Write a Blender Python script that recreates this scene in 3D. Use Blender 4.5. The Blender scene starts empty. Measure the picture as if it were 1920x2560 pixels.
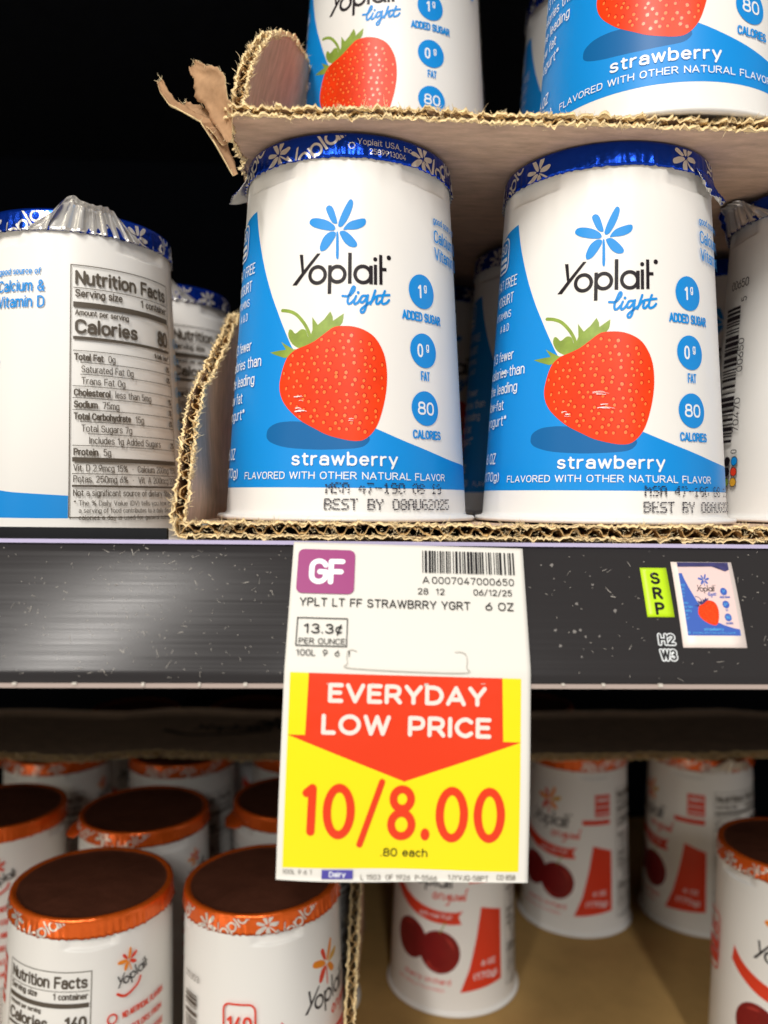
import bpy, bmesh, math, random
from math import sin, cos, pi, radians, atan2, sqrt, floor
from mathutils import Vector, Matrix, noise
from mathutils.geometry import tessellate_polygon

S = bpy.context.scene
COL = S.collection
random.seed(7)

# ------------------------------------------------------------------ camera
PITCH, ROLL, YAW = 0.017689, 0.010058, 0.033978
cam_d = bpy.data.cameras.new('camera')
cam = bpy.data.objects.new('camera', cam_d)
COL.objects.link(cam)
fwd = Vector((sin(YAW)*cos(PITCH), cos(YAW)*cos(PITCH), -sin(PITCH)))
rt0 = Vector((cos(YAW), -sin(YAW), 0))
up0 = rt0.cross(fwd)
rt = cos(ROLL)*rt0 + sin(ROLL)*up0
up = -sin(ROLL)*rt0 + cos(ROLL)*up0
m = Matrix.Identity(4)
for i in range(3):
    m[i][0], m[i][1], m[i][2] = rt[i], up[i], -fwd[i]
m[0][3], m[1][3], m[2][3] = 0, 0, 0.0060778
cam.matrix_world = m
cam_d.sensor_fit = 'VERTICAL'
cam_d.sensor_height = 36
cam_d.sensor_width = 27
cam_d.lens = 36*2000/2560
cam_d.clip_start = 0.01
cam_d.clip_end = 50
cam_d.dof.use_dof = True
cam_d.dof.focus_distance = 0.214
cam_d.dof.aperture_fstop = 10.0
S.camera = cam

# ------------------------------------------------------------------ light
w = bpy.data.worlds.new('World')
S.world = w
w.use_nodes = True
wn = w.node_tree
bg = wn.nodes['Background']
bg.inputs[1].default_value = 0.22
wtc = wn.nodes.new('ShaderNodeTexCoord')
wno = wn.nodes.new('ShaderNodeTexNoise')
wno.inputs['Scale'].default_value = 2.2
wno.inputs['Detail'].default_value = 3
wn.links.new(wtc.outputs['Generated'], wno.inputs['Vector'])
wra = wn.nodes.new('ShaderNodeValToRGB')          # uneven store interior: dark aisle to warm pale walls and floor
wra.color_ramp.elements[0].position, wra.color_ramp.elements[0].color = 0.36, (0.10, 0.12, 0.15, 1)
wra.color_ramp.elements[1].position, wra.color_ramp.elements[1].color = 0.66, (1.4, 1.3, 1.18, 1)
wn.links.new(wno.outputs['Fac'], wra.inputs[0])
wse = wn.nodes.new('ShaderNodeSeparateXYZ')
wn.links.new(wtc.outputs['Generated'], wse.inputs[0])
wmr = wn.nodes.new('ShaderNodeMapRange')           # pale floor below
wmr.inputs[1].default_value, wmr.inputs[2].default_value = 0.05, -0.45
wmr.inputs[3].default_value, wmr.inputs[4].default_value = 0.0, 1.0
wn.links.new(wse.outputs[2], wmr.inputs[0])
wmx = wn.nodes.new('ShaderNodeMix')
wmx.data_type = 'RGBA'
wmx.inputs[7].default_value = (3.4, 3.1, 2.8, 1)
wn.links.new(wmr.outputs[0], wmx.inputs[0])
wn.links.new(wra.outputs[0], wmx.inputs[6])
wn.links.new(wmx.outputs[2], bg.inputs[0])


def lamp(name, loc, target, sx, sy, power, col, roll=0.0):
    d = bpy.data.lights.new(name, 'AREA')
    d.shape = 'RECTANGLE'
    d.size, d.size_y, d.energy, d.color = sx, sy, power, col
    o = bpy.data.objects.new(name, d)
    COL.objects.link(o)
    o.location = loc
    z = (Vector(loc) - Vector(target)).normalized()
    x = Vector((0, 0, 1)).cross(z).normalized()
    y = z.cross(x)
    mm = Matrix((x, y, z)).transposed()
    o.rotation_euler = (mm @ Matrix.Rotation(roll, 3, 'Z')).to_euler()
    return o


# fluorescent fixture over the aisle, an added front fill, and the vertical strips in the case's door mullions
lamp('ceiling_or_fill_lamp', (-0.80, -1.45, 1.62), (0.0, 0.25, 0.0), 0.16, 1.2, 46, (1.0, 0.955, 0.9))
lamp('ceiling_or_fill_lamp', (0.12, -2.3, 1.45), (0.0, 0.25, 0.0), 0.16, 1.2, 34, (1.0, 0.97, 0.93))  # added frontal fill behind the camera, no known fixture there
lamp('mullion_strip_lamp', (-0.74, -0.32, -0.05), (0.0, 0.25, 0.0), 0.012, 1.5, 2.0, (1.0, 0.9, 0.7))
lamp('mullion_strip_lamp', (0.95, 0.02, 0.0), (0.1, 0.25, 0.0), 0.02, 1.5, 1.0, (0.84, 0.88, 1.0))

S.view_settings.view_transform = 'Standard'
S.view_settings.look = 'None'
S.view_settings.exposure = -0.03
S.view_settings.gamma = 1.0
S.view_settings.use_curve_mapping = False
S.cycles.max_bounces = 8
S.cycles.use_denoising = True
S.cycles.sample_clamp_indirect = 4


# ------------------------------------------------------------------ materials
def srgb(r, g, b):
    f = lambda c: (c/12.92 if c <= 0.04045 else ((c+0.055)/1.055)**2.4)
    return (f(r/255), f(g/255), f(b/255))


MATS = {}


def mat(name, col, rough=0.4, metal=0.0, spec=0.5, coat=0.0, sss=0.0, var=0.0, vscale=200, bump=0.0, bscale=600, stretch=(1, 1, 1), coat_rough=0.1):
    if name in MATS:
        return MATS[name]
    M = bpy.data.materials.new(name)
    M.use_nodes = True
    nt = M.node_tree
    b = nt.nodes['Principled BSDF']
    b.inputs['Base Color'].default_value = (*col, 1)
    b.inputs['Roughness'].default_value = rough
    b.inputs['Metallic'].default_value = metal
    b.inputs['Specular IOR Level'].default_value = spec
    b.inputs['Coat Weight'].default_value = coat
    b.inputs['Coat Roughness'].default_value = coat_rough
    if sss:
        b.inputs['Subsurface Weight'].default_value = sss
        b.inputs['Subsurface Radius'].default_value = (0.002, 0.0018, 0.0015)
        b.inputs['Subsurface Scale'].default_value = 1.0
    if var or bump:
        tc = nt.nodes.new('ShaderNodeTexCoord')
        mp = nt.nodes.new('ShaderNodeMapping')
        mp.inputs['Scale'].default_value = stretch
        nt.links.new(tc.outputs['Object'], mp.inputs['Vector'])
    if var:
        n = nt.nodes.new('ShaderNodeTexNoise')
        n.inputs['Scale'].default_value = vscale
        n.inputs['Detail'].default_value = 6
        n.inputs['Roughness'].default_value = 0.65
        nt.links.new(mp.outputs[0], n.inputs['Vector'])
        mr = nt.nodes.new('ShaderNodeMapRange')
        mr.inputs[1].default_value = 0.25
        mr.inputs[2].default_value = 0.75
        mr.inputs[3].default_value = 1-var
        mr.inputs[4].default_value = 1+var
        nt.links.new(n.outputs['Fac'], mr.inputs[0])
        mx = nt.nodes.new('ShaderNodeMix')
        mx.data_type = 'RGBA'
        mx.blend_type = 'MULTIPLY'
        mx.inputs[0].default_value = 1
        mx.inputs[6].default_value = (*col, 1)
        nt.links.new(mr.outputs[0], mx.inputs[7])
        nt.links.new(mx.outputs[2], b.inputs['Base Color'])
    if bump:
        n2 = nt.nodes.new('ShaderNodeTexNoise')
        n2.inputs['Scale'].default_value = bscale
        n2.inputs['Detail'].default_value = 5
        nt.links.new(mp.outputs[0], n2.inputs['Vector'])
        bp = nt.nodes.new('ShaderNodeBump')
        bp.inputs['Strength'].default_value = 1.0
        bp.inputs['Distance'].default_value = bump
        nt.links.new(n2.outputs['Fac'], bp.inputs['Height'])
        nt.links.new(bp.outputs[0], b.inputs['Normal'])
    MATS[name] = M
    return M


plastic = mat('white_plastic', srgb(236, 234, 229), 0.36, spec=0.4, bump=0.00006, bscale=55)
p_blue = mat('print_blue', srgb(14, 140, 220), 0.42, spec=0.3, bump=0.00006, bscale=55)
p_lblue = mat('print_light_blue', srgb(96, 185, 236), 0.35)
p_shadow = mat('print_teal', srgb(10, 98, 160), 0.42, spec=0.3)
p_black = mat('print_black', srgb(26, 18, 24), 0.45, spec=0.25)
p_white = mat('print_white', srgb(236, 240, 242), 0.35)
p_grey = mat('print_grey', srgb(88, 80, 70), 0.45, spec=0.25)
p_ink = mat('ink_dots', srgb(40, 36, 50), 0.5, spec=0.25)
p_berry = mat('print_berry', srgb(236, 58, 4), 0.4, spec=0.3, var=0.24, vscale=70)
p_pit = mat('print_seed_pit', srgb(206, 36, 4), 0.35, spec=0.3)
p_sheen = mat('print_cherry_sheen', srgb(172, 58, 52), 0.35, spec=0.3)
p_seed = mat('print_seed', srgb(246, 122, 50), 0.3)
p_leaf = mat('print_leaf', srgb(134, 158, 62), 0.35, var=0.28, vscale=260)
p_red = mat('print_red', srgb(222, 62, 36), 0.35)
p_orange = mat('print_orange', srgb(240, 140, 30), 0.35)
p_cherry = mat('print_cherry', srgb(126, 26, 28), 0.3, var=0.2, vscale=90)
p_yellow = mat('print_gold', srgb(220, 165, 50), 0.35)
foil_blue = mat('blue_foil', srgb(8, 62, 186), 0.24, metal=0.82, bump=0.0005, bscale=220)
foil_silver = mat('silver_foil', srgb(226, 224, 220), 0.3, metal=0.7, bump=0.00015, bscale=350)
foil_white = mat('silver_lettering', srgb(226, 222, 214), 0.34, metal=0.55)
foil_orange = mat('orange_foil', srgb(238, 104, 30), 0.27, metal=0.5, bump=0.0005, bscale=220)
foil_top = mat('lid_top_foil', srgb(128, 76, 56), 0.5, metal=0.6, var=0.25, vscale=40, bump=0.0014, bscale=50)  # orange lid foil, the dark shelf's reflection put into its colour
board_out = mat('kraft_liner', srgb(206, 175, 150), 0.85, spec=0.2, var=0.24, vscale=110, bump=0.0001, bscale=900, stretch=(1, 3, 1))
board_in = mat('kraft_torn', srgb(248, 222, 170), 0.9, spec=0.15, var=0.24, vscale=420, bump=0.0002, bscale=900)
board_ply = mat('kraft_ply', srgb(178, 142, 108), 0.9, spec=0.15, var=0.2, vscale=300, bump=0.00012, bscale=700)
board_med = mat('kraft_flute', srgb(208, 174, 120), 0.9, spec=0.15, var=0.25, vscale=400)
fibre_m = mat('kraft_fibre', srgb(252, 232, 188), 0.85, spec=0.2)
fibre_d = mat('kraft_fibre_grey', srgb(216, 190, 148), 0.85, spec=0.2)
board_low = mat('kraft_shelf_floor', srgb(176, 142, 88), 0.85, spec=0.15, var=0.1, vscale=60)
board_print = mat('kraft_print', srgb(52, 46, 34), 0.8)
black_m = mat('case_black', (0.0022, 0.0034, 0.0065), 0.8, spec=0.1)
deck_m = mat('deck_black', (0.008, 0.009, 0.011), 0.5, spec=0.25, var=0.3, vscale=80)
lint_m = mat('lint', srgb(206, 200, 190), 0.8)
flake_m = mat('flake', srgb(120, 116, 112), 0.6)
clear_lip = mat('clear_lip', srgb(196, 188, 222), 0.12, spec=0.8, coat=0.5)
clear_low = mat('clear_lip_low', srgb(176, 160, 152), 0.15, spec=0.8, coat=0.5)
paper = mat('tag_paper', srgb(226, 224, 216), 0.5, spec=0.3, bump=0.00004, bscale=140)
paper_edge = mat('tag_slit', srgb(176, 172, 162), 0.6)
t_purple = mat('tag_purple', srgb(150, 24, 112), 0.45)
t_black = mat('tag_black', srgb(26, 24, 26), 0.55, spec=0.2)
t_yellow = mat('tag_yellow', srgb(244, 224, 4), 0.3, spec=0.6, bump=0.00005, bscale=220)
t_red = mat('tag_red', srgb(226, 56, 10), 0.3, spec=0.6, bump=0.00005, bscale=220)
t_cream = mat('tag_cream', srgb(238, 222, 212), 0.45)
t_violet = mat('tag_violet', srgb(76, 70, 160), 0.45)
s_lime = mat('sticker_lime', srgb(188, 226, 20), 0.4)
s_pink = mat('sticker_photo', srgb(232, 204, 200), 0.35)
s_edge = mat('sticker_border', srgb(240, 226, 218), 0.4)
s_blue = mat('sticker_blue', srgb(62, 98, 184), 0.35)
s_navy = mat('sticker_navy', srgb(64, 62, 110), 0.35, var=0.4, vscale=900)

# rail: black extruded plastic with lengthwise scuffs
rail_m = mat('rail_black', (0.03, 0.028, 0.029), 0.2, spec=0.16)
nt = rail_m.node_tree
bs = nt.nodes['Principled BSDF']
tc = nt.nodes.new('ShaderNodeTexCoord')
mp = nt.nodes.new('ShaderNodeMapping')
mp.inputs['Scale'].default_value = (5, 1500, 1500)
nz = nt.nodes.new('ShaderNodeTexNoise')
nz.inputs['Scale'].default_value = 1.0
nz.inputs['Detail'].default_value = 6
nt.links.new(tc.outputs['Object'], mp.inputs['Vector'])
nt.links.new(mp.outputs[0], nz.inputs['Vector'])
mr = nt.nodes.new('ShaderNodeMapRange')
mr.inputs[1].default_value, mr.inputs[2].default_value = 0.3, 0.7
mr.inputs[3].default_value, mr.inputs[4].default_value = 0.17, 0.25
nt.links.new(nz.outputs['Fac'], mr.inputs[0])
nt.links.new(mr.outputs[0], bs.inputs['Roughness'])
bp = nt.nodes.new('ShaderNodeBump')
bp.inputs['Strength'].default_value = 0.7
bp.inputs['Distance'].default_value = 0.000005
nt.links.new(nz.outputs['Fac'], bp.inputs['Height'])
nt.links.new(bp.outputs[0], bs.inputs['Normal'])


# ------------------------------------------------------------------ object helpers
def empty(name, loc, rotz=0.0, label=None, cat=None, group=None, kind=None):
    o = bpy.data.objects.new(name, None)
    o.empty_display_size = 0.01
    COL.objects.link(o)
    o.location = loc
    o.rotation_euler = (0, 0, rotz)
    tag(o, label, cat, group, kind)
    return o


def tag(o, label=None, cat=None, group=None, kind=None):
    if label:
        o['label'] = label
    if cat:
        o['category'] = cat
    if group:
        o['group'] = group
    if kind:
        o['kind'] = kind
    return o


class MB:
    """collects faces with materials, builds one mesh object"""

    def __init__(s):
        s.v, s.f, s.m, s.n, s.mats = [], [], [], {}, []

    def mi(s, M):
        if M not in s.mats:
            s.mats.append(M)
        return s.mats.index(M)

    def face(s, idx, M):
        s.f.append(tuple(idx))
        s.m.append(s.mi(M))

    def add(s, p):
        s.v.append(tuple(p))
        return len(s.v)-1

    def grid(s, fn, nu, nv, M, close_u=False, flip=False):
        base = len(s.v)
        cu = nu if close_u else nu+1
        for j in range(nv+1):
            for i in range(cu):
                s.v.append(tuple(fn(i/nu, j/nv)))
        for j in range(nv):
            for i in range(nu):
                a = base+j*cu+i
                b = base+j*cu+(i+1) % cu
                c = base+(j+1)*cu+(i+1) % cu
                d = base+(j+1)*cu+i
                MM = M(i/nu, j/nv) if callable(M) else M
                s.face((d, c, b, a) if flip else (a, b, c, d), MM)

    def slab(s, fn, nu, nv, M, M2=None, th=None):
        """closed thin sheet: fn(u,v,side) with side 0/1 giving the two skins"""
        M2 = M2 or M
        b0 = len(s.v)
        cu = nu+1
        for side in (0, 1):
            for j in range(nv+1):
                for i in range(cu):
                    s.v.append(tuple(fn(i/nu, j/nv, side)))
        b1 = b0+cu*(nv+1)
        for j in range(nv):
            for i in range(nu):
                a, b, c, d = j*cu+i, j*cu+i+1, (j+1)*cu+i+1, (j+1)*cu+i
                s.face((b0+a, b0+b, b0+c, b0+d), M)
                s.face((b1+d, b1+c, b1+b, b1+a), M2)
        for j in range(nv):
            for i, fl in ((0, 0), (nu, 1)):
                a, d = j*cu+i, (j+1)*cu+i
                q = (b0+a, b0+d, b1+d, b1+a)
                s.face(q if not fl else q[::-1], M2)
        for i in range(nu):
            for j, fl in ((0, 1), (nv, 0)):
                a, b = j*cu+i, j*cu+i+1
                q = (b0+a, b1+a, b1+b, b0+b)
                s.face(q if fl == 0 else q[::-1], M2)

    def box(s, x0, x1, y0, y1, z0, z1, M):
        b = len(s.v)
        for z in (z0, z1):
            s.v += [(x0, y0, z), (x1, y0, z), (x1, y1, z), (x0, y1, z)]
        for q in ((0, 3, 2, 1), (4, 5, 6, 7), (0, 1, 5, 4), (1, 2, 6, 5), (2, 3, 7, 6), (3, 0, 4, 7)):
            s.face([b+i for i in q], M)

    def fibre(s, p, d, ln, r, M, curl=0.3):
        """a thin tapered curved strand"""
        d = Vector(d).normalized()
        a = d.orthogonal().normalized()
        b = d.cross(a)
        ang = random.random()*2*pi
        c = a*cos(ang)+b*sin(ang)
        P = Vector(p)
        rings = []
        for k in range(3):
            t = k/3
            q = P+d*ln*t+c*(curl*ln*t*t)
            rr = r*(1-0.55*t)
            rings.append([s.add(q+(a*cos(h)+b*sin(h))*rr) for h in (0, 2.1, 4.2)])
        tip = s.add(P+d*ln+c*curl*ln)
        for k in range(2):
            for i in range(3):
                s.face((rings[k][i], rings[k][(i+1) % 3], rings[k+1][(i+1) % 3], rings[k+1][i]), M)
        for i in range(3):
            s.face((rings[2][i], rings[2][(i+1) % 3], tip), M)

    def mesh(s, name, smooth=True):
        me = bpy.data.meshes.new(name)
        me.from_pydata(s.v, [], s.f)
        for M in s.mats:
            me.materials.append(M)
        me.polygons.foreach_set('material_index', s.m)
        me.polygons.foreach_set('use_smooth', [smooth]*len(s.f))
        if s.n:
            ns = [(0, 0, 0)]*len(s.v)
            for k, v in s.n.items():
                ns[k] = v
            me.normals_split_custom_set_from_vertices(ns)
        me.update()
        return me

    def build(s, name, parent=None, smooth=True):
        o = bpy.data.objects.new(name, s.mesh(name, smooth))
        COL.objects.link(o)
        o.parent = parent
        return o


def add_obj(name, me, parent=None):
    o = bpy.data.objects.new(name, me)
    COL.objects.link(o)
    o.parent = parent
    return o


# ------------------------------------------------------------------ flat print builder (mm)
def smooth_loop(p, n=5, closed=True):
    out = []
    N = len(p)
    rng = range(N) if closed else range(N-1)
    for i in rng:
        if closed:
            a, b, c, d = p[i-1], p[i], p[(i+1) % N], p[(i+2) % N]
        else:
            a, b, c, d = p[max(i-1, 0)], p[i], p[i+1], p[min(i+2, N-1)]
        for k in range(n):
            t = k/n
            out.append(tuple(0.5*(2*b[q]+(c[q]-a[q])*t+(2*a[q]-5*b[q]+4*c[q]-d[q])*t*t+(3*b[q]-a[q]-3*c[q]+d[q])*t**3) for q in (0, 1)))
    if not closed:
        out.append(tuple(p[-1]))
    return out


def arc(cx, cy, rx, ry, a0, a1, n=9):
    return [(cx+rx*cos(radians(a0+(a1-a0)*k/n)), cy+ry*sin(radians(a0+(a1-a0)*k/n))) for k in range(n+1)]


def oval(x0, y0, x1, y1, n=22):
    cx, cy, rx, ry = (x0+x1)/2, (y0+y1)/2, (x1-x0)/2, (y1-y0)/2
    f = lambda c: (abs(c)**0.82)*(1 if c > 0 else -1)
    return [(cx+rx*f(cos(2*pi*k/n)), cy+ry*f(sin(2*pi*k/n))) for k in range(n+1)]


# single-line lettering on a cap height of 1: glyph -> (strokes, width)
XH = 0.72
FONT = {
    'A': ([[(0, 0), (.3, 1), (.6, 0)], [(.1, .3), (.5, .3)]], .6), 'B': ([[(.28, .53), (0, .53)], [(0, 0), (0, 1), (.28, 1)]+arc(.28, .765, .21, .235, 90, -90), [(.28, .53)]+arc(.28, .265, .25, .265, 90, -90)+[(0, 0)]], .53),
    'C': ([arc(.28, .7, .28, .3, 20, 180)+arc(.28, .3, .28, .3, 180, 340)], .55), 'D': ([[(0, 0), (0, 1), (.2, 1)]+arc(.2, .68, .33, .32, 90, 0)+arc(.2, .32, .33, .32, 0, -90)+[(0, 0)]], .53),
    'E': ([[(.46, 1), (0, 1), (0, 0), (.46, 0)], [(0, .52), (.4, .52)]], .46), 'F': ([[(.45, 1), (0, 1), (0, 0)], [(0, .5), (.4, .5)]], .45),
    'G': ([arc(.28, .7, .28, .3, 20, 180)+arc(.28, .3, .28, .3, 180, 360)+[(.56, .48), (.32, .48)]], .56), 'H': ([[(0, 0), (0, 1)], [(.54, 0), (.54, 1)], [(0, .5), (.54, .5)]], .54),
    'I': ([[(.02, 0), (.02, 1)]], .04), 'J': ([[(.36, 1), (.36, .25)]+arc(.18, .25, .18, .25, 0, -150)], .36), 'K': ([[(0, 0), (0, 1)], [(.5, 1), (0, .38)], [(.18, .58), (.54, 0)]], .54),
    'L': ([[(0, 1), (0, 0), (.42, 0)]], .42), 'M': ([[(0, 0), (0, 1), (.34, .3), (.68, 1), (.68, 0)]], .68), 'N': ([[(0, 0), (0, 1), (.54, 0), (.54, 1)]], .54),
    'O': ([oval(0, 0, .58, 1)], .58), 'P': ([[(0, 0), (0, 1), (.28, 1)]+arc(.28, .74, .24, .26, 90, -90)+[(0, .48)]], .52), 'Q': ([oval(0, 0, .58, 1), [(.38, .2), (.6, -.06)]], .6),
    'R': ([[(0, 0), (0, 1), (.28, 1)]+arc(.28, .75, .23, .25, 90, -90)+[(0, .5)], [(.26, .5), (.54, 0)]], .54), 'S': ([arc(.26, .755, .25, .245, 25, 265)+arc(.26, .255, .27, .255, 85, -160)], .53),
    'T': ([[(0, 1), (.54, 1)], [(.27, 1), (.27, 0)]], .54), 'U': ([[(0, 1), (0, .28)]+arc(.27, .28, .27, .28, 180, 360)+[(.54, 1)]], .54), 'V': ([[(0, 1), (.29, 0), (.58, 1)]], .58),
    'W': ([[(0, 1), (.21, 0), (.42, 1), (.63, 0), (.84, 1)]], .84), 'X': ([[(0, 0), (.54, 1)], [(0, 1), (.54, 0)]], .54), 'Y': ([[(0, 1), (.28, .44), (.56, 1)], [(.28, .44), (.28, 0)]], .56), 'Z': ([[(0, 1), (.5, 1), (0, 0), (.5, 0)]], .5),
    '0': ([oval(0, 0, .52, 1)], .52), '1': ([[(.04, .8), (.26, 1), (.26, 0)]], .34), '2': ([arc(.25, .73, .25, .27, 165, -15)+[(.02, 0), (.52, 0)]], .52),
    '3': ([arc(.25, .76, .22, .24, 150, -90), arc(.25, .26, .26, .26, 90, -155)], .51), '4': ([[(.36, 1), (0, .26), (.54, .26)], [(.4, .5), (.4, 0)]], .54),
    '5': ([[(.46, 1), (.07, 1), (.04, .56)]+arc(.25, .33, .26, .33, 125, -150)], .51), '6': ([oval(0, 0, .52, .6), [(.4, 1), (.03, .42)]], .52), '7': ([[(0, 1), (.5, 1), (.18, 0)]], .5),
    '8': ([oval(.04, .52, .48, 1), oval(0, 0, .52, .54)], .52), '9': ([oval(0, .4, .52, 1), [(.12, 0), (.49, .58)]], .52),
    'a': ([arc(.22, .5, .2, .22, 160, 0)+[(.42, 0)], oval(0, 0, .42, .42)], .42), 'b': ([[(0, 0), (0, 1.04)], oval(0, 0, .44, XH)], .44), 'c': ([arc(.22, .36, .22, .36, 45, 315)], .4),
    'd': ([[(.44, 0), (.44, 1.04)], oval(0, 0, .44, XH)], .44), 'e': ([[(.02, .37), (.44, .37)]+arc(.22, .36, .22, .36, 0, 315)], .44), 'f': ([[(.1, 0), (.1, .8)]+arc(.26, .82, .16, .2, 180, 80), [(0, XH), (.27, XH)]], .28),
    'g': ([oval(0, 0, .44, XH), [(.44, XH), (.44, -.05)]+arc(.22, -.05, .22, .2, 0, -150)], .44), 'h': ([[(0, 0), (0, 1.04)], [(0, .4)]+arc(.21, .46, .21, .26, 180, 0)+[(.42, 0)]], .42),
    'i': ([[(.02, 0), (.02, XH)], [(.02, .97), (.02, 1.0)]], .04), 'j': ([[(.1, XH), (.1, -.1), (0, -.2)], [(.1, .97), (.1, 1.0)]], .12), 'k': ([[(0, 0), (0, 1.04)], [(.4, XH), (0, .28)], [(.15, .42), (.42, 0)]], .42),
    'l': ([[(.02, 0), (.02, 1.04)]], .04), 'm': ([[(0, 0), (0, XH)], [(0, .4)]+arc(.18, .5, .18, .22, 180, 0)+[(.36, 0)], [(.36, .4)]+arc(.54, .5, .18, .22, 180, 0)+[(.72, 0)]], .72),
    'n': ([[(0, 0), (0, XH)], [(0, .4)]+arc(.21, .46, .21, .26, 180, 0)+[(.42, 0)]], .42), 'o': ([oval(0, 0, .46, XH)], .46), 'p': ([[(0, -.26), (0, XH)], oval(0, 0, .44, XH)], .44), 'q': ([[(.44, -.26), (.44, XH)], oval(0, 0, .44, XH)], .44),
    'r': ([[(0, 0), (0, XH)], [(0, .38)]+arc(.24, .42, .24, .3, 180, 85)], .27), 's': ([arc(.19, .54, .18, .18, 25, 265)+arc(.19, .18, .2, .18, 85, -160)], .39), 't': ([[(.1, .92), (.1, .16), (.16, .02), (.28, 0)], [(0, XH), (.28, XH)]], .28),
    'u': ([[(0, XH), (0, .24)]+arc(.21, .24, .21, .24, 180, 360)+[(.42, XH)], [(.42, .3), (.42, 0)]], .42), 'v': ([[(0, XH), (.22, 0), (.44, XH)]], .44), 'w': ([[(0, XH), (.16, 0), (.32, XH), (.48, 0), (.64, XH)]], .64),
    'x': ([[(0, 0), (.42, XH)], [(0, XH), (.42, 0)]], .42), 'y': ([[(0, XH), (.22, .02)], [(.44, XH), (.14, -.26)]], .44), 'z': ([[(0, XH), (.38, XH), (0, 0), (.38, 0)]], .38),
    '.': ([[(.02, .0), (.02, .03)]], .04), ',': ([[(.04, .03), (0, -.14)]], .05), '%': ([oval(0, .55, .26, 1), oval(.44, 0, .7, .45), [(.58, 1), (.12, 0)]], .7), '&': ([[(.58, 0), (.12, .68)]+arc(.26, .8, .15, .2, 190, -60)+arc(.24, .26, .24, .26, 110, 330)+[(.56, .45)]], .58),
    '*': ([[(.12, .98), (.12, .66)], [(0, .9), (.24, .74)], [(.24, .9), (0, .74)]], .24), '(': ([arc(.3, .42, .3, .66, 130, 230)], .12), ')': ([arc(-.18, .42, .3, .66, 50, -50)], .12), '/': ([[(0, -.08), (.38, 1.08)]], .38), '-': ([[(0, .42), (.26, .42)]], .26),
    ':': ([[(.02, 0), (.02, .03)], [(.02, .6), (.02, .63)]], .04), '\u2022': ([[(.08, .4), (.08, .44)]], .16), '\u00a2': ([arc(.22, .38, .22, .36, 45, 315), [(.34, .95), (.1, -.2)]], .44), ' ': ([], .2)}


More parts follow.
